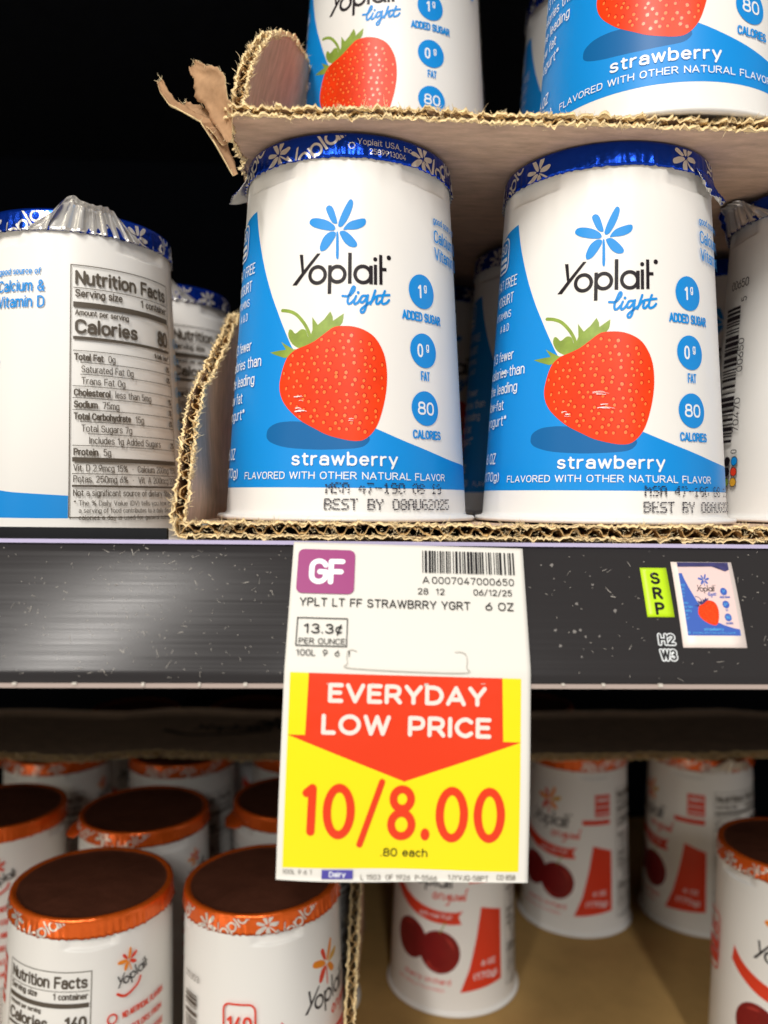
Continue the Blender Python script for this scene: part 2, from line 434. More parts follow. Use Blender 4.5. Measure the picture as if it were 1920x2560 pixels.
class Flat:
    def __init__(s):
        s.v, s.f, s.m = [], [], []
        s.lay = 0.03

    def bump(s, d=0.012):
        s.lay += d

    def tri(s, pts, tris, M):
        b = len(s.v)
        s.v += [(p[0], p[1], s.lay) for p in pts]
        for t in tris:
            a, bb, c = (pts[i] for i in t)
            ar = (bb[0]-a[0])*(c[1]-a[1])-(bb[1]-a[1])*(c[0]-a[0])
            if abs(ar) < 1e-9:
                continue
            s.f.append(tuple(b+i for i in (t if ar > 0 else t[::-1])))
            s.m.append(M)

    def poly(s, loop, M, holes=()):
        ls = [[Vector((p[0], p[1], 0)) for p in l] for l in (loop, *holes)]
        pts = [p for l in (loop, *holes) for p in l]
        s.tri(pts, tessellate_polygon(ls), M)

    def blob(s, loop, M, n=5):
        s.poly(smooth_loop(loop, n), M)

    def rect(s, x0, y0, x1, y1, M):
        s.tri([(x0, y0), (x1, y0), (x1, y1), (x0, y1)], [(0, 1, 2), (0, 2, 3)], M)

    def frame(s, x0, y0, x1, y1, w_, M):
        s.rect(x0, y0, x1, y0+w_, M)
        s.rect(x0, y1-w_, x1, y1, M)
        s.rect(x0, y0+w_, x0+w_, y1-w_, M)
        s.rect(x1-w_, y0+w_, x1, y1-w_, M)

    def rrect(s, x0, y0, x1, y1, r, M, w_=None):
        def lp(o, rr):
            out = []
            for cx, cy, a0 in ((x1-r, y1-r, 0), (x0+r, y1-r, 90), (x0+r, y0+r, 180), (x1-r, y0+r, 270)):
                for k in range(6):
                    a = radians(a0+k*18)
                    out.append((cx+(rr)*cos(a), cy+(rr)*sin(a)))
            return out
        if w_:
            s.ring_loops(lp(0, r), lp(0, max(r-w_, 0.01)), M)
        else:
            s.poly(lp(0, r), M)

    def ring_loops(s, a, b, M):
        n = len(a)
        pts = list(a)+list(b)
        t = []
        for i in range(n):
            j = (i+1) % n
            t += [(i, j, n+j), (i, n+j, n+i)]
        s.tri(pts, t, M)

    def ell(s, cx, cy, rx, ry, M, n=28, rot=0.0):
        c, q = cos(rot), sin(rot)
        s.poly([(cx+rx*cos(a)*c-ry*sin(a)*q, cy+rx*cos(a)*q+ry*sin(a)*c) for a in (2*pi*k/n for k in range(n))], M)

    def ring(s, cx, cy, r, w_, M, ry=None, n=36):
        ry = ry or r
        A = [(cx+(r+w_/2)*cos(2*pi*k/n), cy+(ry+w_/2)*sin(2*pi*k/n)) for k in range(n)]
        B = [(cx+(r-w_/2)*cos(2*pi*k/n), cy+(ry-w_/2)*sin(2*pi*k/n)) for k in range(n)]
        s.ring_loops(A, B, M)

    def stroke(s, path, w_, M, smooth=True, caps=True, taper=0.0):
        """smooth: one strip along a curve; otherwise one capsule per segment, each a hair above the last"""
        if not smooth:
            for a, b in zip(path[:-1], path[1:]):
                s.stroke([a, b], w_, M, True, caps)
                s.lay += 0.003
            return
        p = smooth_loop(path, 5, False) if len(path) > 2 else list(path)
        L, R = [], []
        n = len(p)
        for i in range(n):
            a, b = p[max(i-1, 0)], p[min(i+1, n-1)]
            dx, dy = b[0]-a[0], b[1]-a[1]
            l = sqrt(dx*dx+dy*dy) or 1e-9
            hw = w_/2*(1-taper*i/(n-1))
            L.append((p[i][0]-dy/l*hw, p[i][1]+dx/l*hw))
            R.append((p[i][0]+dy/l*hw, p[i][1]-dx/l*hw))
        pts = L+R
        t = []
        for i in range(n-1):
            t += [(i, n+i, n+i+1), (i, n+i+1, i+1)]
        s.tri(pts, t, M)
        if caps:
            for e, o in ((0, 1), (n-1, n-2)):
                dx, dy = p[e][0]-p[o][0], p[e][1]-p[o][1]
                a0 = atan2(dy, dx)-pi/2
                hw = w_/2*(1-taper*e/(n-1))
                pt = [p[e]]+[(p[e][0]+hw*cos(a0+pi*k/8), p[e][1]+hw*sin(a0+pi*k/8)) for k in range(9)]
                s.tri(pt, [(0, k, k+1) for k in range(1, 9)], M)

    def text(s, st, x0, y0, h, M, x1=None, bold=0.0, sp=1.0, align='l', xs=1.0, rot=0.0, shear=0.0, wt=None):
        """single-line lettering of cap height h (mm) on baseline y0; fitted between x0 and x1 when x1 is given"""
        auto = wt is None
        wt = wt if wt is not None else h*(0.115+2.4*bold)
        gap = 0.2*sp
        tot = sum(FONT[c][1] for c in st)+gap*(len(st)-1)
        hh = h-wt
        if x1 is not None and align == 'l':
            sx = (x1-x0-wt)/max(tot, .01)
        else:
            sx = hh*xs
        if auto:
            wt = min(wt, sx*(0.2 if bold < 0.01 else 0.27))
            hh = h-wt
        off = wt/2
        if align == 'c':
            off = -tot*sx/2
        if align == 'r':
            off = -tot*sx-wt/2
        c, q = cos(rot), sin(rot)
        x = off
        l0 = s.lay
        for ch in st:
            for k, pth in enumerate(FONT[ch][0]):
                pts = []
                for a, b in pth:
                    Y = wt/2+b*hh
                    X = x+a*sx+shear*Y
                    pts.append((x0+X*c-Y*q, y0+X*q+Y*c))
                s.lay = l0+0.004*k
                curve = len(pts) > 8
                s.pline(pts, wt, M)
            x += (FONT[ch][1]+gap)*sx
        s.lay = l0+0.012
        return x0+x-gap*sx+wt/2

    def pline(s, pts, w_, M):
        """polyline strip, mitred at gentle bends, broken with round joints at sharp ones"""
        runs, cur = [], [pts[0]]
        for i in range(1, len(pts)):
            if abs(pts[i][0]-cur[-1][0])+abs(pts[i][1]-cur[-1][1]) < 1e-5:
                continue
            cur.append(pts[i])
            if i < len(pts)-1:
                a, b, c = cur[-2], pts[i], pts[i+1]
                d1, d2 = atan2(b[1]-a[1], b[0]-a[0]), atan2(c[1]-b[1], c[0]-b[0])
                if abs((d2-d1+pi) % (2*pi)-pi) > 0.8:
                    runs.append(cur)
                    cur = [pts[i]]
        runs.append(cur)
        for k, p in enumerate(runs):
            if len(p) < 2:
                continue
            closed = abs(p[0][0]-p[-1][0])+abs(p[0][1]-p[-1][1]) < 1e-5 and len(p) > 3
            n = len(p)
            L, R = [], []
            for i in range(n):
                a, b = p[max(i-1, 0)], p[min(i+1, n-1)]
                if closed and i in (0, n-1):
                    a, b = p[-2], p[1]
                dx, dy = b[0]-a[0], b[1]-a[1]
                l = sqrt(dx*dx+dy*dy) or 1e-9
                L.append((p[i][0]-dy/l*w_/2, p[i][1]+dx/l*w_/2))
                R.append((p[i][0]+dy/l*w_/2, p[i][1]-dx/l*w_/2))
            t = []
            for i in range(n-1):
                t += [(i, n+i, n+i+1), (i, n+i+1, i+1)]
            s.tri(L+R, t, M)
            if not closed:
                for e, o in ((0, 1), (n-1, n-2)):
                    a0 = atan2(p[e][1]-p[o][1], p[e][0]-p[o][0])-pi/2
                    pt = [p[e]]+[(p[e][0]+w_/2*cos(a0+pi*q/6), p[e][1]+w_/2*sin(a0+pi*q/6)) for q in range(7)]
                    s.tri(pt, [(0, q, q+1) for q in range(1, 7)], M)
            s.lay += 0.002

    def merge(s, o, fn, mm=None):
        b = len(s.v)
        s.v += [(*fn(v[0], v[1]), s.lay+v[2]) for v in o.v]
        s.f += [tuple(b+i for i in t) for t in o.f]
        s.m += [(mm.get(M, M) if mm else M) for M in o.m]

    def wrap(s, mb, pos, nor, cu=(), cv=(), clip=None):
        """cut along grid lines and lay on a surface"""
        bm = bmesh.new()
        mats = []
        for M in s.m:
            if M not in mats:
                mats.append(M)
        vv = [bm.verts.new(v) for v in s.v]
        for t, M in zip(s.f, s.m):
            try:
                bm.faces.new([vv[i] for i in t]).material_index = mats.index(M)
            except ValueError:
                pass
        if s.v:
            lo = [min(v[k] for v in s.v) for k in (0, 1)]
            hi = [max(v[k] for v in s.v) for k in (0, 1)]
        for axis, cuts in ((0, cu), (1, cv)):
            no = (1, 0, 0) if axis == 0 else (0, 1, 0)
            for c in cuts:
                if lo[axis] < c < hi[axis]:
                    co = (c, 0, 0) if axis == 0 else (0, c, 0)
                    bmesh.ops.bisect_plane(bm, geom=bm.verts[:]+bm.edges[:]+bm.faces[:], plane_co=co, plane_no=no, dist=1e-5)
        if clip:
            x0, y0, x1, y1 = clip
            for co, no in (((x0, 0, 0), (-1, 0, 0)), ((x1, 0, 0), (1, 0, 0)), ((0, y0, 0), (0, -1, 0)), ((0, y1, 0), (0, 1, 0))):
                bmesh.ops.bisect_plane(bm, geom=bm.verts[:]+bm.edges[:]+bm.faces[:], plane_co=co, plane_no=no, dist=1e-5, clear_outer=True)
        b = len(mb.v)
        bm.verts.index_update()
        for v in bm.verts:
            mb.v.append(tuple(pos(v.co.x, v.co.y, v.co.z)))
            if nor:
                mb.n[len(mb.v)-1] = tuple(nor(v.co.x, v.co.y))
        for f in bm.faces:
            mb.face([b+v.index for v in f.verts], mats[f.material_index])
        bm.free()


# ------------------------------------------------------------------ the lettering both brands of cup share
PET = [
    [(-2.48, 73.56), (-2.41, 74.86), (-1.26, 77.68), (0.2, 80.21), (0.92, 80.43), (1.36, 79.76), (1.07, 78.13), (0.03, 75.68), (-1.42, 73.65)],
    [(-5.06, 78.95), (-3.92, 78.1), (-2.83, 74.66), (-3.42, 74.26), (-4.41, 74.89), (-5.54, 76.94), (-5.92, 78.37)],
    [(-10.45, 74.82), (-9.85, 75.78), (-8.14, 75.86), (-5.49, 75.12), (-3.54, 73.74), (-3.52, 72.65), (-5.44, 72.62), (-8.06, 73.23), (-9.65, 73.94)],
    [(-1.2, 72.84), (0.04, 74.47), (1.73, 75.25), (4.28, 75.79), (4.79, 74.89), (4.07, 73.75), (2.16, 72.93), (0.06, 72.78)],
    [(-7.25, 67.73), (-7.28, 68.94), (-6.26, 71.11), (-4.57, 72.27), (-3.21, 72.04), (-3.48, 70.63), (-5.33, 68.06), (-6.68, 67.38)],
    [(-2.12, 72.23), (-0.77, 72.44), (0.92, 71.27), (2.39, 69.51), (2.19, 68.5), (0.73, 68.45), (-0.74, 69.42), (-1.8, 71.03)],
    [(-3.0, 71.96), (-2.53, 71.95), (-2.32, 69.21), (-2.35, 65.6), (-2.97, 65.68), (-3.06, 68.41)]]


def flower(F, cols):
    for i, p in enumerate(PET):
        F.blob(p, cols[i % len(cols)], 4)


def logo(F, M, reg=True):
    w_ = 0.92
    F.poly([(-8.0, 66.9), (-7.1, 66.85), (-13.5, 59.2), (-14.8, 59.3)], M)
    F.lay += 0.004
    F.poly([(-12.95, 66.94), (-11.98, 66.85), (-11.5, 62.4), (-12.1, 61.6)], M)
    F.lay += 0.004
    F.ring(-7.8, 61.45, 2.05, w_, M)
    F.ring(-2.6, 61.5, 1.95, w_, M)
    F.ring(4.0, 61.6, 2.05, w_, M)
    F.lay += 0.004
    F.rect(-5.0, 56.6, -4.1, 63.8, M)
    F.rect(0.15, 59.15, 1.08, 66.95, M)
    F.rect(5.66, 59.25, 6.58, 63.95, M)
    F.rect(6.86, 59.25, 7.72, 64.3, M)
    F.rect(8.3, 59.35, 9.18, 66.9, M)
    F.lay += 0.004
    F.rect(8.9, 62.85, 10.3, 63.7, M)
    F.ell(7.25, 65.65, 0.55, 0.55, M, 14)
    if reg:
        F.ell(11.0, 66.4, 0.62, 0.62, M, 16)


def script_light(F, M):
    w_ = 0.62
    for p in ([(-1.19, 56.06), (0.43, 56.08), (1.64, 57.32), (1.92, 58.25), (1.43, 58.35), (0.71, 56.81), (0.16, 55.2), (0.25, 54.2), (0.85, 54.21), (1.77, 55.16)],
              [(2.25, 56.06), (1.78, 54.84), (1.94, 54.05), (2.67, 54.47), (3.27, 55.3)],
              [(4.91, 56.26), (3.8, 56.12), (3.27, 54.98), (3.8, 54.52), (4.7, 55.37), (5.32, 56.41)],
              [(5.25, 56.3), (4.91, 54.18), (4.3, 52.34), (3.61, 52.03), (3.56, 52.83), (4.91, 53.98), (6.02, 54.84)],
              [(7.21, 57.74), (6.57, 55.88), (5.94, 54.24)],
              [(6.02, 54.64), (7.2, 56.13), (7.7, 56.05), (7.4, 54.74), (7.94, 54.46), (8.67, 55.24)],
              [(9.78, 57.84), (8.97, 55.67), (9.13, 54.56), (10.26, 54.9), (10.89, 55.65)],
              [(7.83, 56.46), (11.0, 56.95)]):
        F.stroke(p, w_, M)
        F.lay += 0.003
    F.ell(2.78, 57.0, 0.38, 0.38, M, 12)


STRAW = [(-17.44, 34.27), (-17.08, 36.67), (-16.26, 39.45), (-15.17, 41.39), (-13.17, 42.87), (-10.57, 43.73), (-8.08, 44.83), (-5.67, 46.56), (-3.28, 48.21), (-0.89, 48.53), (1.9, 48.39), (4.7, 47.51), (7.14, 45.84), (8.98, 42.96), (9.9, 39.82), (10.15, 35.83), (9.68, 31.41), (8.62, 26.97), (7.41, 23.75), (5.84, 21.52), (3.94, 20.17), (1.68, 19.97), (-0.94, 20.41), (-4.35, 21.37), (-7.48, 22.96), (-10.76, 24.79), (-13.38, 26.85), (-15.74, 29.34), (-17.06, 31.83)]


def inside(p, poly):
    c = False
    n = len(poly)
    for i in range(n):
        a, b = poly[i], poly[i-1]
        if (a[1] > p[1]) != (b[1] > p[1]) and p[0] < (b[0]-a[0])*(p[1]-a[1])/(b[1]-a[1])+a[0]:
            c = not c
    return c


def strawberry(F, seeds=True, fine=True):
    F.bump()
    F.stroke([(-17.61, 53.21), (-15.5, 52.8), (-13.33, 51.8), (-11.22, 49.65), (-9.84, 47.37), (-9.14, 45.33)], 0.85, p_leaf)
    F.bump(0.006)
    F.poly(smooth_loop([(-15.26, 48.04), (-14.41, 47.97), (-13.35, 46.97), (-11.82, 47.95), (-10.49, 47.6), (-9.8, 45.96), (-8.71, 45.12), (-10.58, 43.3), (-12.09, 43.2), (-14.15, 44.4), (-15.42, 46.52)], 3), p_leaf)
    F.bump(0.006)
    F.poly([(-8.89, 50.93), (-7.9, 49.6), (-7.36, 48.87), (-5.75, 50.22), (-4.24, 52.19), (-3.6, 50.9), (-3.51, 49.79), (-0.81, 51.67), (-0.9, 50.4), (-1.1, 49.39), (-2.48, 47.5), (-5.27, 46.0), (-8.09, 44.5), (-9.75, 44.2), (-9.36, 45.74), (-8.71, 47.72)], p_leaf)
    F.bump(0.006)
    F.poly([(-21.12, 42.79), (-17.93, 43.02), (-15.96, 43.06), (-16.75, 44.14), (-17.56, 45.22), (-15.54, 44.04), (-13.63, 42.98), (-12.29, 43.02), (-14.5, 41.2), (-16.35, 41.0), (-18.9, 41.88)], p_leaf)
    F.bump()
    sm = smooth_loop(STRAW, 4)
    F.poly(sm, p_berry)
    F.bump()
    if seeds:
        rnd = random.Random(3)
        big = [(x*1.06-(-3.6)*0.06, y*1.05-34*0.05) for x, y in STRAW]
        r = 0
        y = 20.6
        pits = []
        small = [((sx+3.6)*0.95-3.6, (sy-34)*0.96+34) for sx, sy in STRAW]
        while y < 48:
            x = -17+(1.17 if r % 2 else 0)
            while x < 10:
                px_, py_ = x+rnd.uniform(-.55, .55), y+rnd.uniform(-.55, .55)
                if inside((px_, py_), small):
                    pits.append((px_, py_, min(1, min(abs(px_-10), abs(px_+17))/6), rnd.uniform(-.3, .3), rnd.uniform(.85, 1.15)))
                x += 2.35+rnd.uniform(-.25, .25)
            y += 1.85
            r += 1
        for px_, py_, ed, t, k in pits:
            F.ell(px_+.07, py_+.1, (0.42+0.2*ed)*k, (0.66)*k, p_pit, 10, t)
        F.lay += 0.008
        for px_, py_, ed, t, k in pits:
            F.ell(px_, py_, (0.26+0.12*ed)*k, 0.44*k, p_seed, 9, t)


DOT = {'A': '01110 10001 10001 11111 10001 10001 10001', 'B': '11110 10001 10001 11110 10001 10001 11110', 'E': '11111 10000 10000 11110 10000 10000 11111',
       'G': '01110 10001 10000 10111 10001 10001 01110', 'M': '10001 11011 10101 10101 10001 10001 10001', 'S': '01111 10000 10000 01110 00001 00001 11110',
       'T': '11111 00100 00100 00100 00100 00100 00100', 'U': '10001 10001 10001 10001 10001 10001 01110', 'Y': '10001 10001 01010 00100 00100 00100 00100',
       '0': '01110 10001 10001 10001 10001 10001 01110', '1': '00100 01100 00100 00100 00100 00100 01110', '2': '01110 10001 00001 00110 01000 10000 11111',
       '5': '11111 10000 11110 00001 00001 10001 01110', '8': '01110 10001 10001 01110 10001 10001 01110', '4': '00010 00110 01010 10010 11111 00010 00010',
       '7': '11111 00001 00010 00100 00100 01000 01000', '9': '01110 10001 10001 01111 00001 00001 01110', '-': '00000 00000 00000 11111 00000 00000 00000', ' ': ''}


def dots(F, st, x0, x1, ytop, h, M, seed=1, drop=0.04):
    rnd = random.Random(seed)
    n = len(st)
    cw = (x1-x0)/n
    for i, ch in enumerate(st):
        g = DOT[ch].split()
        for r, row in enumerate(g):
            for c, b in enumerate(row):
                if b == '1' and rnd.random() > drop:
                    x = x0+i*cw+c*cw*0.17+rnd.uniform(-.05, .05)
                    y = ytop-r*h/6+rnd.uniform(-.05, .05)
                    F.ell(x, y, 0.23+rnd.uniform(0, .07), 0.15+rnd.uniform(0, .04), M, 7, rnd.uniform(-.2, .2))


def barcode(F, x0, x1, y0, y1, M, seed=4, vertical=False, n=30):
    rnd = random.Random(seed)
    ws = [rnd.choice((1, 1, 1, 2, 2, 3)) for _ in range(2*n+1)]
    tot = sum(ws)
    p = 0
    for i, q in enumerate(ws):
        a, b = p/tot, (p+q)/tot
        p += q
        if i % 2 == 0:
            if vertical:
                F.rect(x0, y0+(y1-y0)*a, x1, y0+(y1-y0)*b, M)
            else:
                F.rect(x0+(x1-x0)*a, y0, x0+(x1-x0)*b, y1, M)


def nutrition(F, u0, z1, wd, sc, cal, G):
    """facts panel, left edge u0, top z1, width wd"""
    U = lambda x: u0+x*wd/36
    Z = lambda y: z1-y*sc
    w_ = 0.28
    F.frame(U(0), Z(73), U(36), Z(0), w_, G)

    def t(st, x, y, h, bold=0.0, x1=None, al='l', xs=0.75):
        return F.text(st, U(x), Z(y), h*sc, G, U(x1) if x1 else None, bold, 1.0, al, xs*wd/36/sc)

    def ln(y, h=0.22, x=0.9):
        F.rect(U(x), Z(y+h), U(35.2), Z(y), G)
    t('Nutrition Facts', 1.4, 5.8, 4.2, 0.03, 34.6)
    ln(6.6)
    t('Serving size', 1.4, 9.4, 2.3, 0.025, 15.6)
    t('1 container', 22, 9.6, 2.3, 0.025, 34.8)
    ln(10.8, 1.6)
    t('Amount per serving', 1.4, 14.7, 1.7, 0.02, 17.5)
    t('Calories', 1.4, 20, 4.2, 0.03, 20.5)
    t(cal, 34.6, 20, 4.8, 0.03, None, 'r', 1.0)
    ln(20.8, 0.9)
    t('% Daily Value*', 34.6, 24.2, 1.5, 0.02, None, 'r', 0.8)
    rows = [('Total Fat', '0g' if cal == '80' else '1.5g', '0%', 0, 1), ('Saturated Fat 0g', '', '0%', 2, 0), ('Trans Fat 0g', '', '', 2, 0),
            ('Cholesterol', 'less than 5mg', '1%', 0, 1), ('Sodium', '75mg', '3%', 0, 1), ('Total Carbohydrate', '15g', '6%', 0, 1),
            ('Total Sugars 7g', '', '', 2, 0), ('Includes 1g Added Sugars', '', '2%', 4, 0), ('Protein', '5g', '', 0, 1)]
    y = 27.8
    for a, b, c, ind, bo in rows:
        F.rect(U(0.9+ind), Z(y-2.75), U(35.2), Z(y-2.95), G)
        xe = t(a, 1.2+ind, y, 2.05, 0.03 if bo else 0.0, None, 'l', 0.92 if len(a) > 12 else 1.0)
        if b:
            t(b, (xe-u0)*36/wd+1.3, y, 2.05, 0.0, None, 'l', 0.9)
        if c:
            t(c, 34.8, y, 1.9, 0.02, None, 'r', 0.8)
        y += 3.42
    ln(y-2.9, 1.3)
    t('Vit. D 2.9mcg 15%  \u2022  Calcium 200mg 15%', 1.2, y+1.1, 2.0, 0.0, 34.8)
    ln(y+1.7)
    t('Potas. 250mg 6%  \u2022  Vit. A 200mcg 20%', 1.2, y+4.3, 2.0, 0.0, 34.8)
    ln(y+5.0, 0.6)
    t('Not a significant source of dietary fiber and', 1.2, y+8.2, 1.9, 0.0, 34.8)
    t('* The % Daily Value (DV) tells you how much a', 1.4, y+10.9, 1.5, 0.0, 34.8)
    t('a serving of food contributes to a daily diet. 2,000', 2.6, y+13.0, 1.4, 0.0, 34.8)
    t('calories a day is used for general nutrition', 2.6, y+15.0, 1.4, 0.0, 32)


def light_label(dot_x=None, seed=1, full=True):
    F = Flat()
    # blue swoosh and band
    top = smooth_loop([(-47, 74), (-43, 78.9), (-38, 80.7), (-33.5, 81.3), (-30.81, 81.52)], 4, False)
    cur = smooth_loop([(-30.81, 81.52), (-30.02, 78.68), (-28.75, 74.57), (-26.65, 69.07), (-24.76, 64.53), (-23.12, 60.93), (-21.31, 57.15), (-19.36, 53.41), (-16.73, 48.25), (-14.35, 43.81), (-13.13, 41.92), (-6, 30)], 4, False)
    rgt = smooth_loop([(7.21, 23.15), (15.25, 20.08), (25.62, 17.12), (32.57, 15.85), (39.42, 15.34), (49.4, 14.8)], 4, False)
    F.poly([(-47, 8.35)]+top+cur[1:]+rgt+[(49.4, 8.35)], p_blue)
    F.bump()
    if full:
        F.rect(85.2, 8.35, 98, 13.8, p_blue)
    F.poly(smooth_loop([(-20.86, 21.69), (-20.33, 23.29), (-17.87, 24.52), (-14.18, 24.87), (-10.75, 24.71), (-4.41, 24.33), (3.17, 22.84), (5.65, 20.93), (5.08, 19.33), (3.19, 18.3), (-1.29, 17.85), (-7.34, 17.74), (-14.33, 18.29), (-18.56, 19.38), (-20.41, 20.45)], 3), p_shadow)
    strawberry(F)
    F.bump()
    flower(F, [p_blue])
    logo(F, p_black)
    script_light(F, p_blue)
    for cz, tx in ((59.2, '1'), (43.9, '0'), (29.0, '80')):
        F.ell(21.3, cz, 4.55, 4.45, p_blue, 40)
    F.bump()
    F.text('1', 19.7, 57.4, 3.5, p_white, None, 0.02, 1, 'l', 0.9)
    F.text('g', 21.9, 59.4, 2.2, p_white, None, 0.01, 1, 'l', 0.9)
    F.text('0', 19.0, 42.1, 3.5, p_white, None, 0.015, 1, 'l', 0.9)
    F.text('g', 22.0, 44.0, 2.2, p_white, None, 0.01, 1, 'l', 0.9)
    F.text('80', 18.6, 27.3, 3.4, p_white, 24.1, 0.015)
    F.text('ADDED SUGAR', 14.5, 51.3, 2.45, p_blue, 28.4, 0.03)
    F.text('FAT', 19.9, 36.1, 2.45, p_blue, 23.1, 0.03)
    F.text('CALORIES', 16.9, 21.1, 2.3, p_blue, 26.4, 0.03)
    F.text('strawberry', -13.0, 13.8, 3.35, p_white, 12.6, 0.018, 1.18)
    F.text('FLAVORED WITH OTHER NATURAL FLAVOR', -28.2, 10.45, 1.85, p_white, 27.4, 0.006, 1.08)
    # left text
    F.rrect(-43.5, 69.9, -35.2, 79.6, 2.2, p_white, 0.5)
    F.text('80', -41.8, 75.2, 3.0, p_white, -36.9, 0.02)
    F.rect(-42.2, 73.0, -36.5, 74.2, p_white)
    F.rect(-42.2, 71.2, -36.5, 72.3, p_white)
    for st, z, h, l in (('FAT FREE', 64.8, 2.9, -42.5), ('YOGURT', 60.2, 2.9, -41.5), ('VITAMINS', 56.3, 2.1, -42.2), ('A & D', 52.6, 2.1, -37.5)):
        F.text(st, l, z, h, p_white, {'FAT FREE': -29.4, 'YOGURT': -30.6, 'VITAMINS': -31.3, 'A & D': -32.0}[st], -0.004)
    for st, z, r in (('1/3 fewer', 44.2, -28.7), ('calories than', 39.6, -23.9), ('the leading', 35.1, -26.3), ('low fat', 30.6, -31.9), ('yogurt*', 26.2, -30.2)):
        F.text(st, -42.5, z, 2.9, p_white, r, 0.0)
    F.text('6 OZ', -42, 15.7, 3.1, p_white, -34.3, 0.008)
    F.text('(170g)', -42.4, 10.8, 2.7, p_white, -31.8, 0.008)
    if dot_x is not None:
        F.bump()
        rs = random.Random(seed)  # white strokes: painted glints off crinkles on the berry, scuffs on the text
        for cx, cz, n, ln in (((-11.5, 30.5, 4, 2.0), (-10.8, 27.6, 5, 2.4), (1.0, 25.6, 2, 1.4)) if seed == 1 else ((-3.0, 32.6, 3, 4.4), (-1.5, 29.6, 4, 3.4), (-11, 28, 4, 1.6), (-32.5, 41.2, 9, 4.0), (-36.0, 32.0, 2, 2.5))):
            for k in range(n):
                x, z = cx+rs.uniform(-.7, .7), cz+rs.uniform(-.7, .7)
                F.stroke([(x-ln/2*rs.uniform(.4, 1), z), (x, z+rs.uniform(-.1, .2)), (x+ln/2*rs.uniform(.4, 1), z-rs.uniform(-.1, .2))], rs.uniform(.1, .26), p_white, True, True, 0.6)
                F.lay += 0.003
        F.bump()
        dots(F, 'MSA 47-190 08 19', dot_x+0.3, dot_x+30.5, 9.5, 2.3, p_ink, seed, 0.22)
        dots(F, 'BEST BY 08AUG2025', dot_x, dot_x+33.5, 5.55, 2.4, p_ink, seed+1, 0.06)
    if full:
        F.text('good source of', 26.5, 78.2, 1.9, p_lblue if False else p_blue, 41, 0.015)
        F.text('Calcium &', 26.5, 73.2, 3.4, p_blue, 42.2, 0.01)
        F.text('Vitamin D', 26.5, 68.6, 3.4, p_blue, 42.2, 0.01)
        nutrition(F, 49.5, 81.5, 35.8, 1.0, '80', p_grey)
        for k in range(7):
            z = 64-k*5.2
            F.ring(89, z, 1.25, 0.35, p_lblue, 1.5)
            F.text('S', 88.4, z-.9, 1.9, p_blue, 89.7, 0.01)
            F.text(('NO ARTIFICIAL', 'SWEETENERS', 'GLUTEN FREE', 'NO COLORS', 'LOW FAT', 'LIVE CULTURES', 'PROTEIN')[k], 91.5, z-.8, 1.7, p_blue, 98, 0.02)
        # bar code up the side, and the ink test dots below it
        barcode(F, -76, -68.5, 24, 66, p_black, 9, True, 28)
        for st, z, z1 in (('0', 20.5, 22.5), ('70470', 27, 43), ('00650', 45.5, 61), ('5', 67, 69.4)):
            F.text(st, -65.9, z, 2.5, p_black, None, 0.0, 1, 'l', 0.9*(z1-z)/len(st)/2.1, pi/2)
        F.text('00650', -74, 71.5, 2.7, p_black, -65.5, 0.0)
        for i, M in enumerate((p_blue, p_red, p_yellow, p_black, p_black, p_leaf)):
            F.ell(-66.6-(i//3)*3.0, 18.2-(i % 3)*3.2, 1.4, 1.5, p_black, 18)
        F.bump()
        for i, M in enumerate((p_blue, p_red, p_yellow, p_black, p_black, p_leaf)):
            F.ell(-66.6-(i//3)*3.0, 18.2-(i % 3)*3.2, 1.15, 1.25, M, 18)
    return F


